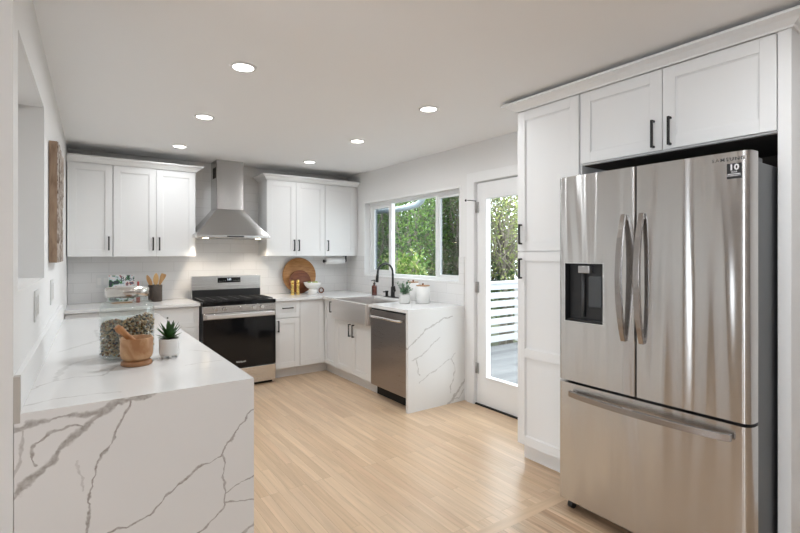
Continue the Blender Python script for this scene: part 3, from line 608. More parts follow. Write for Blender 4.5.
# ------------------------------------------------------------------ dishwasher
dw = thing('dishwasher', 'dark stainless dishwasher between sink cabinet and waterfall end', 'dishwasher', (2.8, 3.72, 0))
part('tub', B(2.53, 3.08, 3.402, 4.018, .13, .878), 'blackpl', dw)
part('door', B(2.470, 2.528, 3.404, 4.012, .121, .862), 'steel_d', dw, .004, seg=3)
part('control_edge', B(2.482, 2.528, 3.404, 4.012, .8625, .878), 'blackpl', dw)
part('side_gap', B(2.50, 2.52, 4.0125, 4.019, .121, .862), 'dark', dw)
h_ = MB().tube([(2.470, 3.97, .805), (2.430, 3.955, .805), (2.424, 3.93, .805), (2.424, 3.49, .805), (2.430, 3.465, .805), (2.470, 3.45, .805)], .013, 12)
part('handle', h_, 'chrome', dw)
part('kick_plate', B(2.56, 2.575, 3.404, 4.03, .004, .12), 'dark', dw)

# ------------------------------------------------------------------ range
RX0, RX1, RY = 1.112, 1.872, 5.026
rg = thing('gas_range', 'stainless freestanding range with black glass oven door', 'range', ((RX0 + RX1) / 2, 5.4, 0))
part('body', B(RX0, RX1, RY + .045, YB - .02, .06, .876), 'case', rg, .002)
part('base_plinth', B(RX0 + .02, RX1 - .02, RY + .06, YB - .03, .0, .0595), 'dark', rg)
part('storage_drawer', B(RX0 + .002, RX1 - .002, RY, RY + .044, .035, .208), 'steel_r', rg, .004)
od = part('oven_door', B(RX0 + .002, RX1 - .002, RY, RY + .044, .215, .803), 'blackpl', rg, .004)
part('door_glass', B(RX0 + .004, RX1 - .004, RY - .004, RY - .0003, .218, .741), 'glassblk', od, .001)
part('door_rail', B(RX0 + .003, RX1 - .003, RY - .005, RY - .0003, .742, .801), 'steel_r', od, .001)
m_ = MB().box(RX0 + .03, RX1 - .03, RY - .052, RY - .037, .754, .790); m_.box(RX0 + .04, RX0 + .065, RY - .037, RY - .005, .760, .784); m_.box(RX1 - .065, RX1 - .04, RY - .037, RY - .005, .760, .784)
part('handle', m_, 'chrome_s', od, .005, label='bright stainless bar handle', seg=3)
text('logo', 'Whirlpool', .024, ((RX0 + RX1) / 2, RY - .005, .278), ROT_YM, 'badge', od)
part('control_panel', B(RX0 + .001, RX1 - .001, RY + .004, RY + .044, .8035, .8755), 'steel_r', rg, .003)
cp = [c for c in rg.children if c.name.startswith('control_panel')][0]
for x in (1.235, 1.325, 1.48, 1.632, 1.718):
    m_ = MB().lathe((x, RY - .026, .842), [(.017, 0), (.021, .006), (.022, .029)], 24, 0, 'y'); m_.box(x - .003, x + .003, RY - .030, RY - .026, .828, .856)
    part('knob', m_, 'chrome', cp)
part('cooktop', B(RX0, RX1, RY + .003, 5.532, .8765, .918), 'glassblk', rg, .004)
for x in (1.29, 1.49, 1.70):
    for y in ((5.17, 5.40) if x != 1.49 else (5.285,)):
        part('burner', MB().lathe((x, y, .9185), [(.045, 0), (.045, .005), (.032, .008), (.0, .008)], 24), 'iron', rg)
for i in range(3):
    g0 = RX0 + .02 + i * .2425; g1 = g0 + .235; m_ = MB(); zz = .928
    for x in (g0, (g0 + g1) / 2 - .004, g1 - .008): m_.box(x, x + .008, RY + .05, 5.505, zz, zz + .007)
    for k in range(6):
        y = RY + .05 + k * (5.497 - RY - .05) / 5; m_.box(g0, g1, y, y + .008, zz, zz + .007)
    for x in (g0, g1 - .008):
        for y in (RY + .05, 5.497): m_.box(x, x + .008, y, y + .008, .918, zz)
    part('burner_grate', m_, 'iron', rg)
bgd = part('backguard', B(RX0, RX1, 5.538, 5.60, .906, 1.163), 'steel_r', rg, .004, seg=3)
part('lower_trim', B(RX0 + .003, RX1 - .003, 5.533, 5.5377, .923, 1.011), 'blackpl', bgd)
d_ = part('display', B(1.385, 1.638, 5.5335, 5.5377, 1.085, 1.142), 'glassblk', bgd)
text('clock_digits', '2:20', .026, (1.51, 5.533, 1.121), ROT_YM, 'display', bgd, .0003)
for k in range(4):
    for j in range(2):
        x = (1.405 + k * .022) if j == 0 else (1.565 + k * .022); text('button_mark', '0', .012, (x, 5.533, 1.105), ROT_YM, 'badge', bgd, .0003)

# ------------------------------------------------------------------ hood
hd = thing('range_hood', 'stainless chimney range hood above the gas range', 'range hood', (1.49, 5.45, 1.57))
hx0, hx1, hy = 1.09, 1.868, 5.205
cx0, cx1, cy, cz = 1.350, 1.640, 5.43, 1.912
yb = YB - .0105
m_ = MB(); z1_, z2_ = 1.592, 1.615
lip = [(hx0, hy, z2_), (hx1, hy, z2_), (hx1, yb, z2_), (hx0, yb, z2_)]
topv = [(cx0, cy, cz), (cx1, cy, cz), (cx1, yb, cz), (cx0, yb, cz)]
rows = []
for k in range(7):
    s = k / 6; z = z2_ + (cz - z2_) * s; q = s ** .93 + .0
    rows.append([tuple(a[i] + (b[i] - a[i]) * q if i < 2 else z for i in range(3)) for a, b in zip(lip, topv)])
vs = [p for r in rows for p in r]; fs = [[i * 4 + j, i * 4 + (j + 1) % 4, (i + 1) * 4 + (j + 1) % 4, (i + 1) * 4 + j] for i in range(6) for j in range(4)]
fs += [[3, 2, 1, 0], [24, 25, 26, 27]]; m_.add(vs, fs)
part('canopy', m_, 'steel_hood', hd)
part('rim', B(hx0 - .002, hx1 + .002, hy - .003, yb, z1_ - .006, z2_ - .0003), 'steel_r', hd, .003)
part('chimney', B(cx0, cx1, cy, yb, cz + .0005, CEIL - .002), 'steel_hood', hd, .002)
m_ = MB()
for k in range(5): m_.box(cx0 - .001, cx0 - .0003, cy + .04 + k * .03, cy + .06 + k * .03, 2.26, 2.38)
part('vent_slots', m_, 'dark', hd)
part('control_strip', B(1.40, 1.58, hy - .005, hy - .0034, 1.593, 1.608), 'blackpl', hd)
part('filter', B(hx0 + .05, hx1 - .05, hy + .06, yb - .04, 1.582, 1.5855), 'nickel', hd)
for x in (1.20, 1.76):
    part('lamp', MB().lathe((x, 5.29, 1.578), [(.028, 0), (.028, .007)], 20), 'hoodlamp', hd)
    d = bpy.data.lights.new('hood_light', 'SPOT'); d.energy = 9; d.color = (1, .86, .70); d.spot_size = 2.0; d.spot_blend = .8; d.shadow_soft_size = .03
    o = bpy.data.objects.new('hood_light', d); C.objects.link(o); o.location = (x, 5.32, 1.572); o.rotation_euler = (0.25, 0, 0)

# ------------------------------------------------------------------ pantry, fridge surround
PXF = 2.5285; pz0, pz1 = .121, 2.378
p = thing('pantry_cabinet', 'tall white pantry cabinet between glass door and refrigerator', 'cabinet', (2.8, 1.95, 0))
part('body', B(PXF + .0195, XW - .002, 1.700, 2.1857, .115, 2.41), 'cab', p, .0015)
part('toe_kick', B(PXF + .072, PXF + .088, 1.700, 2.1857, 0, .1145), 'kick', p)
d1 = part('upper_door', shaker('X', 1.709 + G, 2.1857 - G, 1.433, pz1, PXF), 'cab', p, .0012)
part('handle', pull_mb((PXF, 2.150, 1.547), .138, 'X'), 'black', d1, .0015)
d2 = part('lower_door', shaker('X', 1.709 + G, 2.1857 - G, pz0, 1.428, PXF, rails=(.745,)), 'cab', p, .0012)
part('handle', pull_mb((PXF, 2.150, 1.315), .138, 'X'), 'black', d2, .0015)
f_ = thing('wall_cabinet', 'white double door cabinet above the refrigerator', 'cabinet', (2.8, 1.2, 1.95))
part('body', B(PXF + .0195, XW - .002, .734, 1.698, 1.948, 2.41), 'cab', f_, .0015)
part('shade_sheet_top', B(PXF + .04, XW - .004, .737, 1.695, 1.944, 1.9478), 'gap_shade', f_)  # added dark sheet, paints the shade in the gap above the refrigerator
part('shade_sheet_back', B(XW - .012, XW - .0025, .737, 1.695, .02, 1.943), 'gap_shade', f_)  # added dark sheet, paints the shade at the back of the bay
for a0, a1, hy_ in ((.734, 1.2195, 1.178), (1.2195, 1.698, 1.262)):
    d1 = part('door', shaker('X', a0 + G, a1 - G, 1.956, pz1, PXF), 'cab', f_, .0012)
    part('handle', pull_mb((PXF, hy_, 2.045), .145, 'X'), 'black', d1, .0015)
solo('side_panel', B(PXF + .002, XW - .002, .684, .732, 0, 2.41), 'cab', 'tall white end panel closing the right side of the refrigerator bay', 'panel', bevel=.0015)
solo('crown_molding', MB().sweep([(XW - .017, 2.1862), (PXF, 2.1862), (PXF, .6835), (XW - .003, .6835)], crown_prof(pz1 + .004, 2.434, .080)), 'cab', 'white crown molding along the top of the pantry and refrigerator cabinets', 'molding')

# ------------------------------------------------------------------ refrigerator
fr = thing('refrigerator', 'stainless french door refrigerator with water dispenser and bottom freezer', 'refrigerator', (2.72, 1.18, 0))
FY0, FY1, FXF = .738, 1.658, 2.245
part('case', B(2.335, 3.09, FY0 + .006, FY1 - .006, .05, 1.800), 'case', fr, .004)
def door_poly(y0, y1, round0, round1, bow=.006):
    """plan outline of a door slab; front towards -X, gently bowed, outer edge rounded"""
    pts = []; n = 14; R = .030
    yc = (FY0 + FY1) / 2; hw = (FY1 - FY0) / 2
    def xf(y): return FXF + bow * ((y - yc) / hw) ** 2 + .0
    ya = y0 + (R if round0 else .004); yb_ = y1 - (R if round1 else .004)
    out = []
    xb = 2.327; 
    out.append((xb, y0)); 
    if round0:
        for k in range(9):
            a = k / 8 * PI / 2; out.append((xf(ya) + .045 * (1 - math.sin(a)), ya - R * math.cos(a)))
    else: out.append((xf(y0) + .004, y0))
    for k in range(n + 1):
        y = ya + (yb_ - ya) * k / n; out.append((xf(y), y))
    if round1:
        for k in range(1, 9):
            a = k / 8 * PI / 2; out.append((xf(yb_) + .045 * (1 - math.cos(a)), yb_ + R * math.sin(a)))
    else: out.append((xf(y1) + .004, y1))
    out.append((xb, y1)); return out
SPL = 1.209
m_ = MB().prism(door_poly(SPL + .003, FY1, False, True), .722, 1.838, smooth=False)
cut = MB().box(2.1, 2.300, 1.378, 1.604, 1.048, 1.364)
dl = part('fridge_door', m_, ['steel', 'blackpl'], fr, label='left stainless refrigerator door with dispenser')
ct = mk('cut', cut, 'blackpl', ORG[fr.name]); ct.location = ORG[fr.name]
bpy.context.view_layer.update()
bo = dl.modifiers.new('b', 'BOOLEAN'); bo.operation = 'DIFFERENCE'; bo.solver = 'EXACT'; bo.object = ct; bo.material_mode = 'TRANSFER'
bpy.context.view_layer.update()
me = bpy.data.meshes.new_from_object(dl.evaluated_get(bpy.context.evaluated_depsgraph_get())); dl.modifiers.clear(); dl.data = me; bpy.data.objects.remove(ct)
dr_ = part('fridge_door', MB().prism(door_poly(FY0, SPL - .003, True, False), .722, 1.838), 'steel', fr, label='right stainless refrigerator door')
df_ = part('freezer_drawer', MB().prism(door_poly(FY0, FY1, True, True), .062, .708), 'steel', fr)
for o_ in (dl, dr_, df_):
    me = o_.data
    for pl in me.polygons: pl.use_smooth = abs(pl.normal.z) < .5 and pl.material_index == 0
    es = o_.modifiers.new('edge', 'EDGE_SPLIT'); es.split_angle = .6
# top edge shape of the doors, handles
def bow_handle(y, z0_, z1_, dy):
    m = MB(); n = 16; ys = []; rows = []
    for k in range(n + 1):
        s = k / n; z = z0_ + (z1_ - z0_) * s; bx_ = math.sin(PI * s) ** .8
        xo = FXF - .010 - .048 * bx_; w = .011 + .004 * bx_; t = .018
        rows.append([(xo - t / 2, y - w + dy * bx_, z), (xo - t / 2, y + w + dy * bx_, z), (xo + t / 2, y + w + dy * bx_, z), (xo + t / 2, y - w + dy * bx_, z)])
    vs = [p for r in rows for p in r]; fs = [[i * 4 + j, i * 4 + (j + 1) % 4, (i + 1) * 4 + (j + 1) % 4, (i + 1) * 4 + j] for i in range(n) for j in range(4)]
    fs += [[3, 2, 1, 0], [n * 4 + i for i in range(4)]]; m.add(vs, fs)
    for z in (z0_ + .012, z1_ - .028): m.box(FXF - .014, FXF - .0003 + .0, y - .010, y + .010, z, z + .016)
    return m
part('handle', bow_handle(1.262, .985, 1.610, 0), 'steel_h', dl, .002)
part('handle', bow_handle(1.172, .985, 1.610, 0), 'steel_h', dr_, .002)
m = MB(); n = 24; rows = []
for k in range(n + 1):
    s = k / n; y = .800 + .765 * s; b_ = math.sin(PI * s) ** .7; xo = FXF - .016 - .040 * b_; z = .657; h = .015; t = .020
    rows.append([(xo - t / 2, y, z - h), (xo + t / 2, y, z - h), (xo + t / 2, y, z + h), (xo - t / 2, y, z + h)])
vs = [p_ for r in rows for p_ in r]; fs = [[i * 4 + j, i * 4 + (j + 1) % 4, (i + 1) * 4 + (j + 1) % 4, (i + 1) * 4 + j] for i in range(n) for j in range(4)] + [[3, 2, 1, 0], [n * 4 + i for i in range(4)]]
m.add(vs, fs)
for y in (.812, 1.538): m.box(FXF - .018, FXF + .001, y, y + .018, .648, .666)
part('handle', m, 'steel_h', df_, .002)
# dispenser
m_ = MB(); m_.box(2.285, 2.2995, 1.382, 1.600, 1.052, 1.360)
dsp = part('dispenser', m_, 'blackpl', dl)
part('dispenser_frame', frame_boxes(MB(), FXF - .0005, FXF + .004, 1.375, 1.607, 1.045, 1.367, .004), 'chrome', dsp)
part('nozzle', B(2.255, 2.2845, 1.462, 1.530, 1.312, 1.350), 'nickel', dsp, .003)
part('paddle', B(2.272, 2.2845, 1.405, 1.478, 1.13, 1.295), 'case', dsp, .003)
part('water_tube', MB().cyl((2.275, 1.510, 1.075), .009, .235, 12), 'case', dsp)
part('drip_tray', B(2.25, 2.2845, 1.382, 1.600, 1.0495, 1.060), 'blackpl', dsp, .002)
# badges, hinges, feet
text('brand_lettering', 'SAMSUNG', .0195, (FXF + .0026, .818, 1.808), ROT_XM, 'letter', dr_, .0004, 1.18, .012)
bd = part('warranty_sticker', B(FXF + .001, FXF + .0034, .770, .822, 1.727, 1.789), 'blackpl', dr_)
text('sticker_number', '10', .034, (FXF + .0006, .796, 1.772), ROT_XM, 'badge', bd, .0003, 1.1, .03)
text('sticker_text', 'YEAR', .010, (FXF + .0006, .796, 1.7535), ROT_XM, 'badge', bd, .0003)
part('sticker_band', B(FXF + .0004, FXF + .0009, .773, .819, 1.744, 1.7465), 'badge', bd)
text('sticker_text', 'WARRANTY', .0092, (FXF + .0006, .796, 1.7385), ROT_XM, 'badge', bd, .0003)
for y in (FY0 + .02, FY1 - .07):
    part('hinge_cover', B(2.29, 2.42, y, y + .05, 1.826, 1.840) if False else B(2.335, 2.44, y, y + .05, 1.8005, 1.825), 'case', fr, .003)
part('gasket', (lambda m: (m.box(2.3275, 2.3345, FY0 + .012, FY1 - .012, .07, .70), m.box(2.3275, 2.3345, FY0 + .012, FY1 - .012, .73, 1.78), m)[-1])(MB()), 'blackpl', fr)
for y in (FY0 + .05, FY1 - .075):
    part('foot', MB().cyl((2.30, y, .0225), .022, .028, 16, 'y'), 'blackpl', fr)
part('base_grille', B(2.33, 2.36, FY0 + .03, FY1 - .03, .012, .0495), 'blackpl', fr)

# ------------------------------------------------------------------ recessed lights
def downlight(x, y, label):
    t = thing('recessed_light', label, 'ceiling light', (x, y, CEIL - .006), 'recessed ceiling lights')
    part('trim_ring', MB().lathe((x, y, CEIL - .006), [(.056, .0), (.072, .001), (.074, .0055), (.056, .0055), (.056, 0)], 32, cap=False), 'trim', t)
    part('lens', MB().lathe((x, y, CEIL - .004), [(.055, 0), (.055, .003)], 32), 'lamp', t)
    return t
spots = [(.802, 2.66, 'round recessed ceiling light nearest the camera above the peninsula, left row'), (.852, 3.80, 'round recessed ceiling light, middle one of the left row'), (.890, 4.98, 'round recessed ceiling light close to the upper cabinets left of the hood'),
         (2.127, 2.66, 'round recessed ceiling light nearest the pantry, right row'), (2.194, 3.80, 'round recessed ceiling light, middle one of the right row'), (2.250, 4.98, 'round recessed ceiling light close to the upper cabinets right of the hood')]
first = downlight(0, 0, 'x'); 
for i, (x, y, lb) in enumerate(spots):
    t = first if i == 0 else copy_tree(first, (x, y, CEIL - .006), 0, lb)
    t.location = (x, y, CEIL - .006); t['label'] = lb
for (x, y) in [(s[0], s[1]) for s in spots] + [(.8, .3), (2.0, .3), (-1.4, -1.0)]:
    d = bpy.data.lights.new('downlight', 'AREA'); d.shape = 'DISK'; d.size = .11; d.energy = DOWNLIGHT_W * ((.70 if x < 1.5 else .42) if y > 4.5 else 1.2); d.spread = 3.0; d.color = (.93, .965, 1)
    o = bpy.data.objects.new('downlight', d); C.objects.link(o); o.location = (x, y, CEIL - .010)

# ------------------------------------------------------------------ things on the peninsula
jx, jy = .240, 2.665
jar = thing('glass_jar', 'large clear glass jar with a silver metal lid on the peninsula', 'jar', (jx, jy, CT + .0005))
R = .118; zb = CT + .001
prof = [(R * .90, 0), (R * .97, .006), (R, .02), (R, .235), (R * .97, .252), (R * .86, .268), (R * .74, .274), (R * .72, .290), (R * .695, .290), (R * .70, .272), (R * .84, .262), (R * .93, .248), (R * .97, .235), (R * .97, .022), (R * .90, .014), (0, .013)]
part('body', MB().lathe((jx, jy, zb), prof, 56, cap=True), 'jar', jar, fixn=True)
lp = [(0, 0), (R * .80, 0), (R * .80, .038), (R * .76, .044), (R * .35, .050), (0, .051)]
part('lid', MB().lathe((jx, jy, zb + .2915), lp, 48), 'nickel_l', jar)
# dried pods: a heap nobody could count
m_ = MB(); rr = random.Random(3)
def blob(m, c, r, ax, mi):
    ax = ax.normalized(); o1 = ax.orthogonal().normalized(); o2 = ax.cross(o1); vs = [c + ax * r * 1.5]; 
    for h, q in ((.8, .7), (-.3, 1.0), (-1.0, .6)):
        for k in range(5):
            a = 2 * PI * k / 5; vs.append(c + ax * r * h + (o1 * math.cos(a) + o2 * math.sin(a)) * r * q)
    vs.append(c - ax * r * 1.4); fs = []
    for k in range(5):
        l = (k + 1) % 5; fs.append([0, 1 + k, 1 + l]); fs.append([1 + k, 6 + k, 6 + l, 1 + l]); fs.append([6 + k, 11 + k, 11 + l, 6 + l]); fs.append([11 + k, 16, 11 + l])
    m.add(vs, fs, mi, True)
for i in range(2600):
    a = rr.uniform(0, 2 * PI); q = R * .955 * (rr.uniform(.55, 1) if i < 1900 else math.sqrt(rr.random()))
    x, y = q * math.cos(a), q * math.sin(a)
    top = .160 + .015 * math.sin(3 * a) + .02 * (x / R) + rr.uniform(-.01, .012)
    z = rr.uniform(.020, top) if i < 1900 else top + rr.uniform(-.008, .004)
    blob(m_, Vector((jx + x, jy + y, zb + z)), rr.uniform(.0036, .0062), Vector((rr.uniform(-1, 1), rr.uniform(-1, 1), rr.uniform(-1, 1))), rr.choice([0, 0, 0, 1, 1, 2, 3, 4]))
pm = [plain('pod_tan', (.50, .37, .20), .7), plain('pod_grey_green', (.24, .23, .17), .7), plain('pod_brown', (.24, .11, .04), .7), plain('pod_cream', (.62, .56, .44), .7), plain('pod_black', (.03, .03, .028), .6)]
solo('dried_pods', m_, pm, 'mixed small tan, grey and brown dried pieces filling the large glass jar', 'dried pods', kind='stuff', fixn=False)

mx_, my_ = .256, 2.437
mo = thing('mortar', 'wooden footed mortar in front of the glass jar', 'mortar', (mx_, my_, CT + .0005))
part('bowl', MB().lathe((mx_, my_, CT + .001), [(.053, .024), (.062, .034), (.066, .052), (.0665, .120), (.065, .123), (.062, .121), (.060, .06), (.050, .042), (0, .040)], 48, cap=True), 'acacia', mo)
part('foot', MB().lathe((mx_, my_, CT + .0005), [(.061, 0), (.064, .004), (.062, .016), (.050, .0235), (0, .0235)], 48), plain('dark_acacia_foot', (.33, .16, .07), .45, var=.4, vscale=14), mo, label='darker wooden foot')
# pestle leaning in the bowl
pa, pb = Vector((mx_ + .026, my_ + .0, CT + .062)), Vector((mx_ - .080, my_ - .020, CT + .180))
pts = [pa.lerp(pb, k / 10) for k in range(11)]
solo('pestle', MB().tube(pts, [.014, .018, .018, .016, .014, .0135, .0135, .014, .0155, .0175, .012], 16), plain('pestle_wood', (.42, .19, .07), .45, var=.3, vscale=18), 'smooth orange-brown wooden pestle leaning in the wooden mortar', 'pestle')

def leaf_blade(m, base, d, up, L_, w, mi=0, curl=.3, thick=0):
    d = d.normalized(); side = d.cross(up).normalized() if d.cross(up).length > 1e-3 else Vector((1, 0, 0)); n = side.cross(d).normalized()
    vs = []; K = 6
    for k in range(K + 1):
        s = k / K; wd = w * (math.sin(PI * min(1, .18 + s * .82)) ** .8 if k < K else 0) ; c = base + d * L_ * s + n * curl * L_ * s * s
        vs += [c - side * wd + n * wd * .35, c, c + side * wd + n * wd * .35]
    fs = []
    for k in range(K):
        b = k * 3; fs += [[b, b + 1, b + 4, b + 3], [b + 1, b + 2, b + 5, b + 4]]
    m.add(vs, fs, mi, True)
sx, sy = .402, 2.512
su = thing('potted_succulent', 'small spiky green succulent in a white pot on the peninsula', 'potted plant', (sx, sy, CT + .0005))
m_ = MB(); zz = CT + .012
m_.lathe((sx, sy, zz), [(.038, 0), (.042, .004), (.0445, .012), (.0450, .080), (.0435, .081), (.0425, .078), (.042, .070), (0, .070)], 40)
pt = part('pot', m_, 'white', su)
for k in range(6):
    a = 2 * PI * (k + .5) / 6; part('pot_foot', MB().lathe((sx + .034 * math.cos(a), sy + .034 * math.sin(a), CT + .0008), [(.004, 0), (.006, .003), (.007, .013)], 12), 'white', pt)
part('soil', MB().lathe((sx, sy, zz + .0705), [(.043, 0), (.043, .003), (0, .005)], 24), 'soil', su)
m_ = MB(); rr = random.Random(5)
for ring, (n, el, ln) in enumerate([(9, .30, .066), (9, .70, .084), (8, 1.05, .094), (5, 1.4, .092)]):
    for k in range(n):
        a = 2 * PI * (k + ring * .5) / n + rr.uniform(-.15, .15); e = el + rr.uniform(-.12, .12)
        leaf_blade(m_, Vector((sx, sy, zz + .075)), Vector((math.cos(a) * math.cos(e), math.sin(a) * math.cos(e), math.sin(e))), Vector((0, 0, 1)), ln, .0115, curl=.08)
part('leaves', m_, 'green_d', su, fixn=False)

# ------------------------------------------------------------------ back counter, left
BZ = CT + .001
cb_ = thing('cookbook', 'colourful illustrated cookbook standing on a stand behind the glass jar', 'book', (.445, 5.52, BZ))
m_ = MB().box(.330, .565, 5.520, 5.540, BZ + .012, 1.203)
part('cover', m_, plain('cookbook_cover', (.70, .68, .66), .5), cb_, .001)
pic = MB(); pic.box(.336, .559, 5.5185, 5.5197, BZ + .018, 1.196)
mt, nt, pp = new_mat('cookbook_picture'); tc = N(nt, 'ShaderNodeTexCoord'); nz = N(nt, 'ShaderNodeTexNoise'); nz.inputs['Scale'].default_value = 13; nz.inputs['Detail'].default_value = 3
L(nt, tc.outputs['Object'], nz.inputs['Vector']); cr = N(nt, 'ShaderNodeValToRGB'); cr.color_ramp.interpolation = 'CONSTANT'; L(nt, nz.outputs['Fac'], cr.inputs[0]); el = cr.color_ramp.elements
el[0].color = (.03, .04, .05, 1); el[1].position = .44; el[1].color = (.06, .20, .07, 1)
for p_, c_ in ((.48, (.55, .60, .65, 1)), (.55, (.70, .66, .64, 1)), (.60, (.35, .06, .07, 1)), (.64, (.10, .12, .16, 1))): e = el.new(p_); e.color = c_
L(nt, cr.outputs[0], pp.inputs['Base Color']); part('picture', pic, mt, cb_)
pc = [c for c in cb_.children if c.name.startswith('picture')][0]
for i, ch in enumerate('Brot'):
    text('title_letter', ch, .065, (.455 + i * .032, 5.518, 1.158), ROT_YM, 'blackpl', pc)
part('stand_foot', B(.36, .54, 5.50, 5.58, BZ, BZ + .0115), 'lidw', cb_)
solo('bottle', MB().lathe((.592, 5.50, BZ), [(.018, 0), (.018, .15), (.010, .17), (.010, .215), (0, .215)], 20), 'red', 'slim red bottle beside the standing cookbook', 'bottle')

kx, ky = .752, 5.53
cr_ = solo('utensil_crock', MB().lathe((kx, ky, BZ), [(.064, 0), (.067, .004), (.067, .172), (.062, .173), (.060, .170), (.060, .012), (0, .012)], 40), 'crock', 'black marbled stone crock holding wooden spoons on the back counter', 'crock')
def spoon(dx, dy, h, w, label, flat, mat, tw=0):
    base = Vector((kx - dx * .25, ky - dy * .2, BZ + .016)); tip = Vector((kx + dx, ky + dy, BZ + h)); d = (tip - base).normalized()
    m = MB(); n = 10; L_ = (tip - base).length; rows = []
    t = thing('wooden_spoon' if not flat else 'wooden_spatula', label, 'utensil', tuple(base))
    m.tube([base, base.lerp(tip, .6)], .0055, 10)
    part('shaft', m, mat, t)
    side = Vector((1, 0, 0)); side = (side - d * side.dot(d)).normalized(); nrm = side.cross(d).normalized(); hb = MB(); rows = []
    L0 = L_ * .58; K = 12
    for k in range(K + 1):
        s = k / K
        ww = (w * math.sin(PI * (.12 + .86 * s)) ** .6 if not flat else w * (.35 + .65 * min(1, s * 1.4)) * (1 if s < .97 else .9)); ww = max(ww, .005)
        c = base + d * (L0 + (L_ - L0) * s); th = .004; rows.append([c - side * ww - nrm * th, c + side * ww - nrm * th, c + side * ww + nrm * th, c - side * ww + nrm * th])
    vs = [q for r in rows for q in r]; fs = [[i * 4 + j, i * 4 + (j + 1) % 4, (i + 1) * 4 + (j + 1) % 4, (i + 1) * 4 + j] for i in range(K) for j in range(4)] + [[3, 2, 1, 0], [K * 4 + i for i in range(4)]]
    hb.add(vs, fs, 0, False); part('head', hb, mat, t, .0015)
spoon(-.075, .012, .275, .021, 'wooden spoon leaning left in the black crock', False, 'spoonw')
spoon(.005, -.03, .295, .026, 'pale wooden spoon standing upright in the middle of the black crock', False, plain('pale_spoon_wood', (.62, .38, .16), .5, var=.15))
spoon(.085, .012, .285, .026, 'wooden spatula leaning right in the black crock', True, 'spoonw')

def plate(name, label, x0, x1, y0, y1, z0, z1, kind, side):
    """wall plate, side 'Y' on back wall, 'L' on the slanting left wall"""
    if side == 'Y':
        yf = YB - .0095; t = thing(name, label, 'wall plate', ((x0 + x1) / 2, yf, z0)); part('plate', B(x0, x1, yf - .005, yf, z0, z1), 'plate', t, .001)
        n = 2; w = (x1 - x0) / n
        for k in range(n): part('socket', B(x0 + w * (k + .5) - .016, x0 + w * (k + .5) + .016, yf - .0065, yf - .0052, z0 + .03, z1 - .03), 'white', t)
    else:
        t = thing(name, label, 'wall plate', (wl((y0 + y1) / 2), (y0 + y1) / 2, z0))
        part('plate', MB().prism([(wl(y0) + .0005, y0), (wl(y0) + .006, y0), (wl(y1) + .006, y1), (wl(y1) + .0005, y1)], z0, z1), 'plate', t, .001)
        n = 2; w = (y1 - y0) / n
        for k in range(n):
            a = y0 + w * (k + .5) - .016; b = a + .032; part('rocker', MB().prism([(wl(a) + .0062, a), (wl(a) + .009, a), (wl(b) + .009, b), (wl(b) + .0062, b)], z0 + .025, z1 - .025), 'white', t)
plate('outlet', 'white double outlet on the tile behind the jar', .237, .345, 0, 0, 1.065, 1.195, 0, 'Y')
plate('light_switch', 'white switch plate on the left wall beneath the wall niche', 0, 0, 2.517, 2.664, 1.126, 1.257, 0, 'L')
plate('light_switch', 'white switch plate on the left wall below the wooden wall panel', 0, 0, 3.42, 3.62, 1.115, 1.26, 0, 'L')

# wooden wall panel on the left wall
ay0, ay1 = 3.30, 3.86
a = thing('wood_wall_panel', 'weathered wooden panel hanging on the left wall beside the upper cabinets', 'wall art', (wl(3.58), 3.58, 1.365))
def ap(d0, d1, z0, z1): return MB().prism([(wl(ay0) + d0, ay0), (wl(ay1) + d0, ay1), (wl(ay1) + d1, ay1), (wl(ay0) + d1, ay0)], z0, z1)
part('backing', ap(.003, .040, 1.365, 2.052), 'artside', a, .001)
m_ = MB(); rr = random.Random(2)
for k in range(14):
    y0_ = ay0 + (ay1 - ay0) * k / 14; y1_ = ay0 + (ay1 - ay0) * (k + 1) / 14 - .001; zz = 1.366
    while zz < 2.05:
        h = min(rr.uniform(.06, .2), 2.051 - zz); d1 = .042 + rr.uniform(0, .006)
        m_.prism([(wl(y0_) + .0402, y0_), (wl(y1_) + .0402, y1_), (wl(y1_) + d1, y1_), (wl(y0_) + d1, y0_)], zz, zz + h - .001); zz += h
part('carved_face', m_, 'artface', a, label='grey-white weathered carved face')

# ------------------------------------------------------------------ back counter, right
def disc(name, label, x, r, y_foot, lean, mat, th=.018):
    # board standing on its rim, leaning back against the wall
    m = MB().lathe((0, 0, 0), [(0, 0), (r - .004, 0), (r, .004), (r, th - .004), (r - .004, th), (0, th)], 64, 0, 'y')
    Rm = Matrix.Rotation(-lean, 3, 'X'); m.v = [tuple(Rm @ Vector(v)) for v in m.v]; zmin = min(v[2] for v in m.v)
    m.v = [(v[0] + x, v[1] + y_foot, v[2] - zmin + BZ) for v in m.v]
    return solo(name, m, mat, label, 'cutting board')
disc('round_board', 'large light brown round wooden board leaning on the tile', 2.412, .224, 5.636, .10, 'board_l')
disc('round_board', 'smaller dark brown round wooden board in front of the large one', 2.392, .146, 5.570, .12, 'board_d')
mills = []
def mill(x, y, label):
    t = thing('pepper_mill', label, 'mill', (x, y, BZ), 'gold mills'); z = BZ
    part('body', MB().lathe((x, y, z), [(.021, 0), (.022, .004), (.021, .03), (.016, .075), (.0155, .09), (.019, .118), (.0185, .135), (.010, .140), (0, .140)], 28), 'gold', t)
    part('head', MB().lathe((x, y, z + .1405), [(.010, 0), (.019, .006), (.0205, .022), (.015, .038), (.006, .042), (0, .043)], 28), 'gold', t); return t
mi = mill(2.218, 5.40, 'gold pepper mill on the left, in front of the round boards')
copy_tree(mi, (2.292, 5.41, BZ), 0, 'gold mill nearest the white bowl in front of the boards')
bx0, by0 = 2.490, 5.42
bw = thing('footed_bowl', 'white footed bowl of green fruit on the back counter', 'bowl', (bx0, by0, BZ))
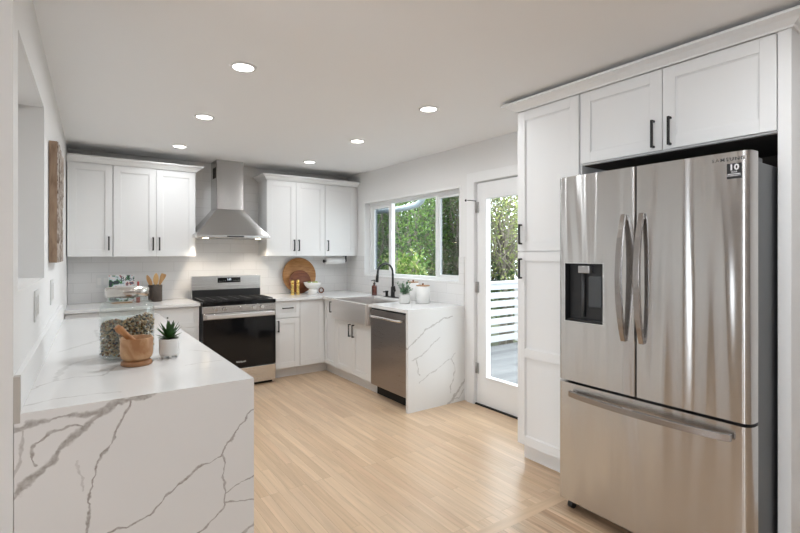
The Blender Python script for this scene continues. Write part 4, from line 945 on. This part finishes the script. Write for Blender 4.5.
part('dish', MB().lathe((bx0, by0, BZ), [(.040, .062), (.065, .075), (.095, .105), (.110, .143), (.106, .144), (.090, .112), (.06, .084), (0, .080)], 48), 'bowl', bw)
part('pedestal', MB().lathe((bx0, by0, BZ), [(.060, 0), (.062, .004), (.050, .012), (.060, .032), (.050, .052), (.038, .0615), (0, .0615)], 48), 'bowl', bw)
frl = ['green fruit at the left in the white footed bowl', 'green fruit in the middle of the white footed bowl', 'green fruit at the right in the white footed bowl']
for k, (dx, dy) in enumerate([(-.045, 0), (.0, -.035), (.048, .0)]):
    m_ = MB().lathe((bx0 + dx, by0 + dy, BZ + .100), [(0, 0), (.018, .004), (.029, .018), (.029, .034), (.020, .048), (.010, .055), (0, .056)], 20)
    solo('green_fruit', m_, 'lime', frl[k], 'fruit', 'fruit in the footed bowl')
m_ = MB(); tor = [(2.618 + .030 * math.cos(q), 5.44, BZ + .038 + .030 * math.sin(q)) for q in [2 * PI * k / 20 for k in range(21)]]
m_.tube(tor, .008, 10); solo('wooden_ring', m_, 'board_d', 'small brown wooden ring standing right of the white bowl', 'ornament')

# paper towel under the upper cabinet
px0, px1, py, pz = 2.715, 2.985, 5.52, 1.318
ph = thing('paper_towel_holder', 'black paper towel holder fixed under the upper cabinet', 'towel holder', (2.85, py, UZ0))
part('rod', MB().cyl((px0 - .02, py, pz), .006, px1 - px0 + .055, 12, 'x'), 'black', ph)
part('end_cap', MB().cyl((px0 - .028, py, pz), .019, .010, 20, 'x'), 'black', ph)
m_ = MB().box(px1 + .022, px1 + .030, py - .012, py + .012, pz - .012, UZ0 - .0005); m_.box(px1 - .01, px1 + .031, py - .02, py + .02, UZ0 - .005, UZ0 - .0005); m_.cyl((px1 + .014, py, pz), .019, .008, 20, 'x')
part('bracket', m_, 'black', ph)
m_ = MB(); prf = [(.018, 0), (.040, 0), (.040, px1 - px0), (.018, px1 - px0), (.018, 0)]; m_.lathe((px0, py, pz), prf, 36, 0, 'x', cap=False)
solo('paper_towel_roll', m_, 'paper', 'white paper towel roll hanging under the right upper cabinet', 'paper towel')

# ------------------------------------------------------------------ sink side
fx, fy = 3.035, 4.45
fc = thing('faucet', 'matte black gooseneck kitchen faucet behind the sink', 'faucet', (fx, fy, BZ))
part('deck_plate', B(fx - .028, fx + .028, fy - .08, fy + .155, BZ, BZ + .006), 'black', fc, .002)
part('base', MB().lathe((fx, fy, BZ + .0062), [(.028, 0), (.026, .01), (.023, .02), (.022, .105), (.018, .118), (0, .118)], 28), 'black', fc)
pts = [(fx, fy, BZ + .11), (fx, fy, BZ + .285)] + [(fx - .102 + .102 * math.cos(q), fy, BZ + .285 + .102 * math.sin(q)) for q in [PI * k / 14 for k in range(1, 14)]] + [(fx - .206, fy, BZ + .265)]
part('gooseneck', MB().tube(pts, .0125, 14), 'black', fc)
part('spray_head', MB().tube([(fx - .206, fy, BZ + .268), (fx - .208, fy, BZ + .255), (fx - .214, fy, BZ + .185), (fx - .215, fy, BZ + .18)], [.014, .0155, .019, .016], 16), 'black', fc)
part('lever', MB().tube([(fx, fy - .02, BZ + .075), (fx, fy - .045, BZ + .078), (fx - .015, fy - .06, BZ + .12), (fx - .02, fy - .065, BZ + .135)], [.012, .011, .006, .005], 12), 'black', fc)
m_ = MB().lathe((fx, fy + .125, BZ + .0062), [(.016, 0), (.016, .045), (.020, .048), (.020, .062), (0, .062)], 24); m_.tube([(fx, fy + .125, BZ + .055), (fx - .05, fy + .125, BZ + .058)], .006, 8)
solo('soap_pump', m_, 'black', 'short black soap pump beside the faucet base', 'soap pump')
ax_, ay_ = 3.00, 4.79
ab = thing('soap_bottle', 'amber glass soap bottle with black pump left of the faucet', 'bottle', (ax_, ay_, BZ))
part('bottle', MB().lathe((ax_, ay_, BZ), [(.030, 0), (.033, .004), (.033, .105), (.028, .118), (.013, .124), (.013, .134), (0, .134)], 28), 'amber', ab)
m_ = MB().lathe((ax_, ay_, BZ + .1345), [(.015, 0), (.015, .018), (.006, .02), (.005, .045), (.010, .046), (.010, .053), (0, .053)], 20); m_.tube([(ax_, ay_, BZ + .182), (ax_ - .035, ay_ + .0, BZ + .180), (ax_ - .042, ay_, BZ + .172)], .0045, 8)
part('pump', m_, 'blackpl', ab)

qx, qy = 2.775, 3.855
pp_ = thing('potted_plant', 'leafy sage-green plant in a ribbed white pot beside the canister', 'potted plant', (qx, qy, BZ))
prf = [(.044, 0), (.050, .004)] + [(.0535 + (.0018 if k % 2 else 0), .010 + k * .007) for k in range(12)] + [(.050, .096), (.048, .088), (0, .086)]
part('pot', MB().lathe((qx, qy, BZ), prf, 40), plain('ribbed_pot_glaze', (.66, .655, .63), .6), pp_)
part('soil', MB().lathe((qx, qy, BZ + .0865), [(.047, 0), (.047, .003), (0, .005)], 24), 'soil', pp_)
m_ = MB(); rr = random.Random(11)
for k in range(26):
    a = rr.uniform(0, 2 * PI); e = rr.uniform(.35, 1.45); d = Vector((math.cos(a) * math.cos(e), math.sin(a) * math.cos(e), math.sin(e))); ln = rr.uniform(.07, .155)
    b0_ = Vector((qx, qy, BZ + .085)); tip = b0_ + d * ln; m_.tube([b0_, b0_.lerp(tip, .5) + Vector((0, 0, .004)), tip], .0012, 5)
    for j in range(9):
        s = .3 + .7 * j / 8; q = b0_.lerp(tip, s); dd = Vector((rr.uniform(-1, 1), rr.uniform(-1, 1), rr.uniform(-.3, .8)))
        leaf_blade(m_, q, dd, Vector((0, 0, 1)), rr.uniform(.018, .030), rr.uniform(.006, .009), curl=-.2)
part('foliage', m_, 'sage', pp_, fixn=False)
def canister(x, y, h, r, label):
    t = thing('canister', label, 'canister', (x, y, BZ), 'white canisters')
    part('body', MB().lathe((x, y, BZ), [(r - .005, 0), (r, .004), (r, h), (r - .004, h + .001), (0, h + .001)], 40), 'white', t)
    ld = part('lid', MB().lathe((x, y, BZ + h + .0012), [(r - .002, 0), (r - .001, .010), (0, .010)], 40), 'lidw', t)
    part('knob', MB().lathe((x, y, BZ + h + .0115), [(.006, 0), (.010, .010), (.008, .018), (0, .019)], 16), 'board_d', ld); return t
canister(2.945, 3.775, .170, .070, 'white canister with wooden lid nearest the end of the counter')
canister(3.035, 4.06, .188, .060, 'taller white canister with wooden lid half hidden behind the plant')

# ------------------------------------------------------------------ outside
struct('floor_ground', B(XW + .16, 30, -12, 24, -1.2, -1.0), 'ground')
struct('floor_deck', B(XW + .161, 12, -1.5, 5.36, -.16, -.08), 'deck')
fn = thing('slat_fence', 'white horizontal slat fence at the edge of the deck', 'fence', (6.5, 5.42, -.08))
for k in range(7): part('slat', B(3.9, 9.5, 5.40, 5.425, -.03 + k * .142, -.03 + k * .142 + .098), 'fence', fn)
for x in (3.9, 5.0, 6.30, 7.6, 8.9): part('post', B(x, x + .09, 5.426, 5.51, -.08, .98), 'fence', fn)
part('cap_rail', B(3.9, 9.5, 5.38, 5.52, .92, .955), 'fence', fn)
# wing of the house left of the window, with its eave and gutter pipe
struct('wall_exterior', B(3.30, 3.78, 5.95, 7.5, -1.0, 2.5), 'bluegray')
gp = [(3.80, 6.9, 2.10), (4.1, 6.55, 2.105), (4.3, 6.27, 2.117), (4.3, 5.835, 2.131), (4.3, 5.66, 2.15), (4.3, 5.56, 2.19), (4.3, 5.49, 2.26), (4.3, 5.463, 2.35), (4.3, 5.45, 2.60)]
solo('gutter_pipe', MB().tube(gp, .045, 14), 'gutter', 'grey curved gutter pipe seen through the top of the window', 'gutter')

def tree(name, label, c, size, n, leaf, mats, seed, trunk=True, ls=(.05, .09), lay='ell', nb=8, group=None, cat='tree'):
    rr = random.Random(seed); cx_, cy_, cz_ = c; sx_, sy_, sz_ = size
    t = thing(name, label, cat, (cx_, cy_, -1.0), group); m = MB()
    clumps = []
    for k in range(nb * 3):
        v = Vector((rr.gauss(0, 1), rr.gauss(0, 1), rr.gauss(0, 1))).normalized() * rr.uniform(.45, .95); clumps.append(Vector((cx_ + v.x * sx_, cy_ + v.y * sy_, cz_ + v.z * sz_)))
    cr_ = min(sx_, sz_) * .42
    for i in range(n):
        q = rr.choice(clumps); v = Vector((rr.gauss(0, 1), rr.gauss(0, 1), rr.gauss(0, 1))).normalized() * (rr.random() ** .4) * cr_
        p_ = q + v; d = (v + Vector((rr.gauss(0, .6), rr.gauss(0, .6), rr.gauss(0, .6))) * cr_).normalized(); l_ = rr.uniform(*ls); w_ = l_ * .30
        sd = d.orthogonal().normalized(); sd = Matrix.Rotation(rr.uniform(0, 2 * PI), 3, d) @ sd; nn = sd.cross(d)
        m.add([p_, p_ + d * l_ * .5 + sd * w_ + nn * w_ * .3, p_ + d * l_, p_ + d * l_ * .5 - sd * w_ + nn * w_ * .3], [[0, 1, 2], [0, 2, 3]], rr.choice(range(len(mats))), False)
    part('crown', m, mats, t, fixn=False)
    b = MB(); b.tube([(cx_, cy_, -1.0), (cx_ + .05, cy_, (cz_ - 1) * .5), (cx_, cy_, cz_)], [.10, .07, .04], 8)
    for q in clumps: 
        st = Vector((cx_, cy_, cz_ - sz_ * rr.uniform(.2, .9))); mid = st.lerp(q, .5) + Vector((rr.uniform(-.15, .15), rr.uniform(-.15, .15), .1)); b.tube([st, mid, q, q + (q - mid) * .5], [.03, .02, .011, .004], 6)
    part('branches', b, 'bark', t)
    return t
# seen through the window (directions X/Y 0.63..0.90 from the camera)
tree('leafy_tree', 'bright green leafy tree filling the middle of the window view', (6.3, 8.6, 1.9), (1.2, 1.2, 1.7), 6500, 0, ['leaf1', 'leaf1', 'leaf2'], 1)
tree('leafy_tree', 'dark green tree seen at the left of the window', (5.6, 8.9, 1.6), (1.0, 1.0, 1.9), 4500, 0, ['leaf2', 'leaf1'], 2)
tree('leafy_tree', 'olive brown tree seen through the right window sash', (6.9, 7.6, 1.8), (.9, .9, 1.7), 4500, 0, ['leaf4', 'leaf2', 'leaf4'], 3)
tree('shrub', 'bright yellow-green shrub low in the window view', (4.6, 6.6, .85), (.75, .55, .55), 2200, 0, ['leaf1', 'leaf3', 'leaf1'], 4, ls=(.05, .10), cat='shrub')
tree('leafy_tree', 'tall dark tree behind the others above the window view', (7.6, 11.0, 3.4), (2.6, 1.6, 2.6), 9000, 0, ['leaf2', 'leaf1'], 5, ls=(.10, .18))
tree('leafy_tree', 'broad dark green tree rising behind the window shrubs', (8.6, 12.0, 1.2), (3.2, 1.4, 2.2), 10000, 0, ['leaf2', 'leaf2', 'leaf1'], 9, ls=(.10, .18))
# seen through the door
tree('leafy_tree', 'loose yellow-green tree beyond the fence seen through the glass door', (8.6, 7.9, 2.0), (1.5, 1.0, 1.5), 4500, 0, ['leaf3', 'leaf4', 'leaf3'], 6, ls=(.05, .09), nb=14)
tree('leafy_tree', 'dark evergreen low behind the slat fence', (9.4, 8.4, .5), (1.8, .9, .9), 3500, 0, ['leaf2'], 7, ls=(.07, .12))
tree('leafy_tree', 'pale olive tree farthest away beyond the door', (11.5, 10.2, 2.6), (2.4, 1.4, 2.4), 5000, 0, ['leaf3', 'leaf4', 'leaf1'], 8, ls=(.09, .15))
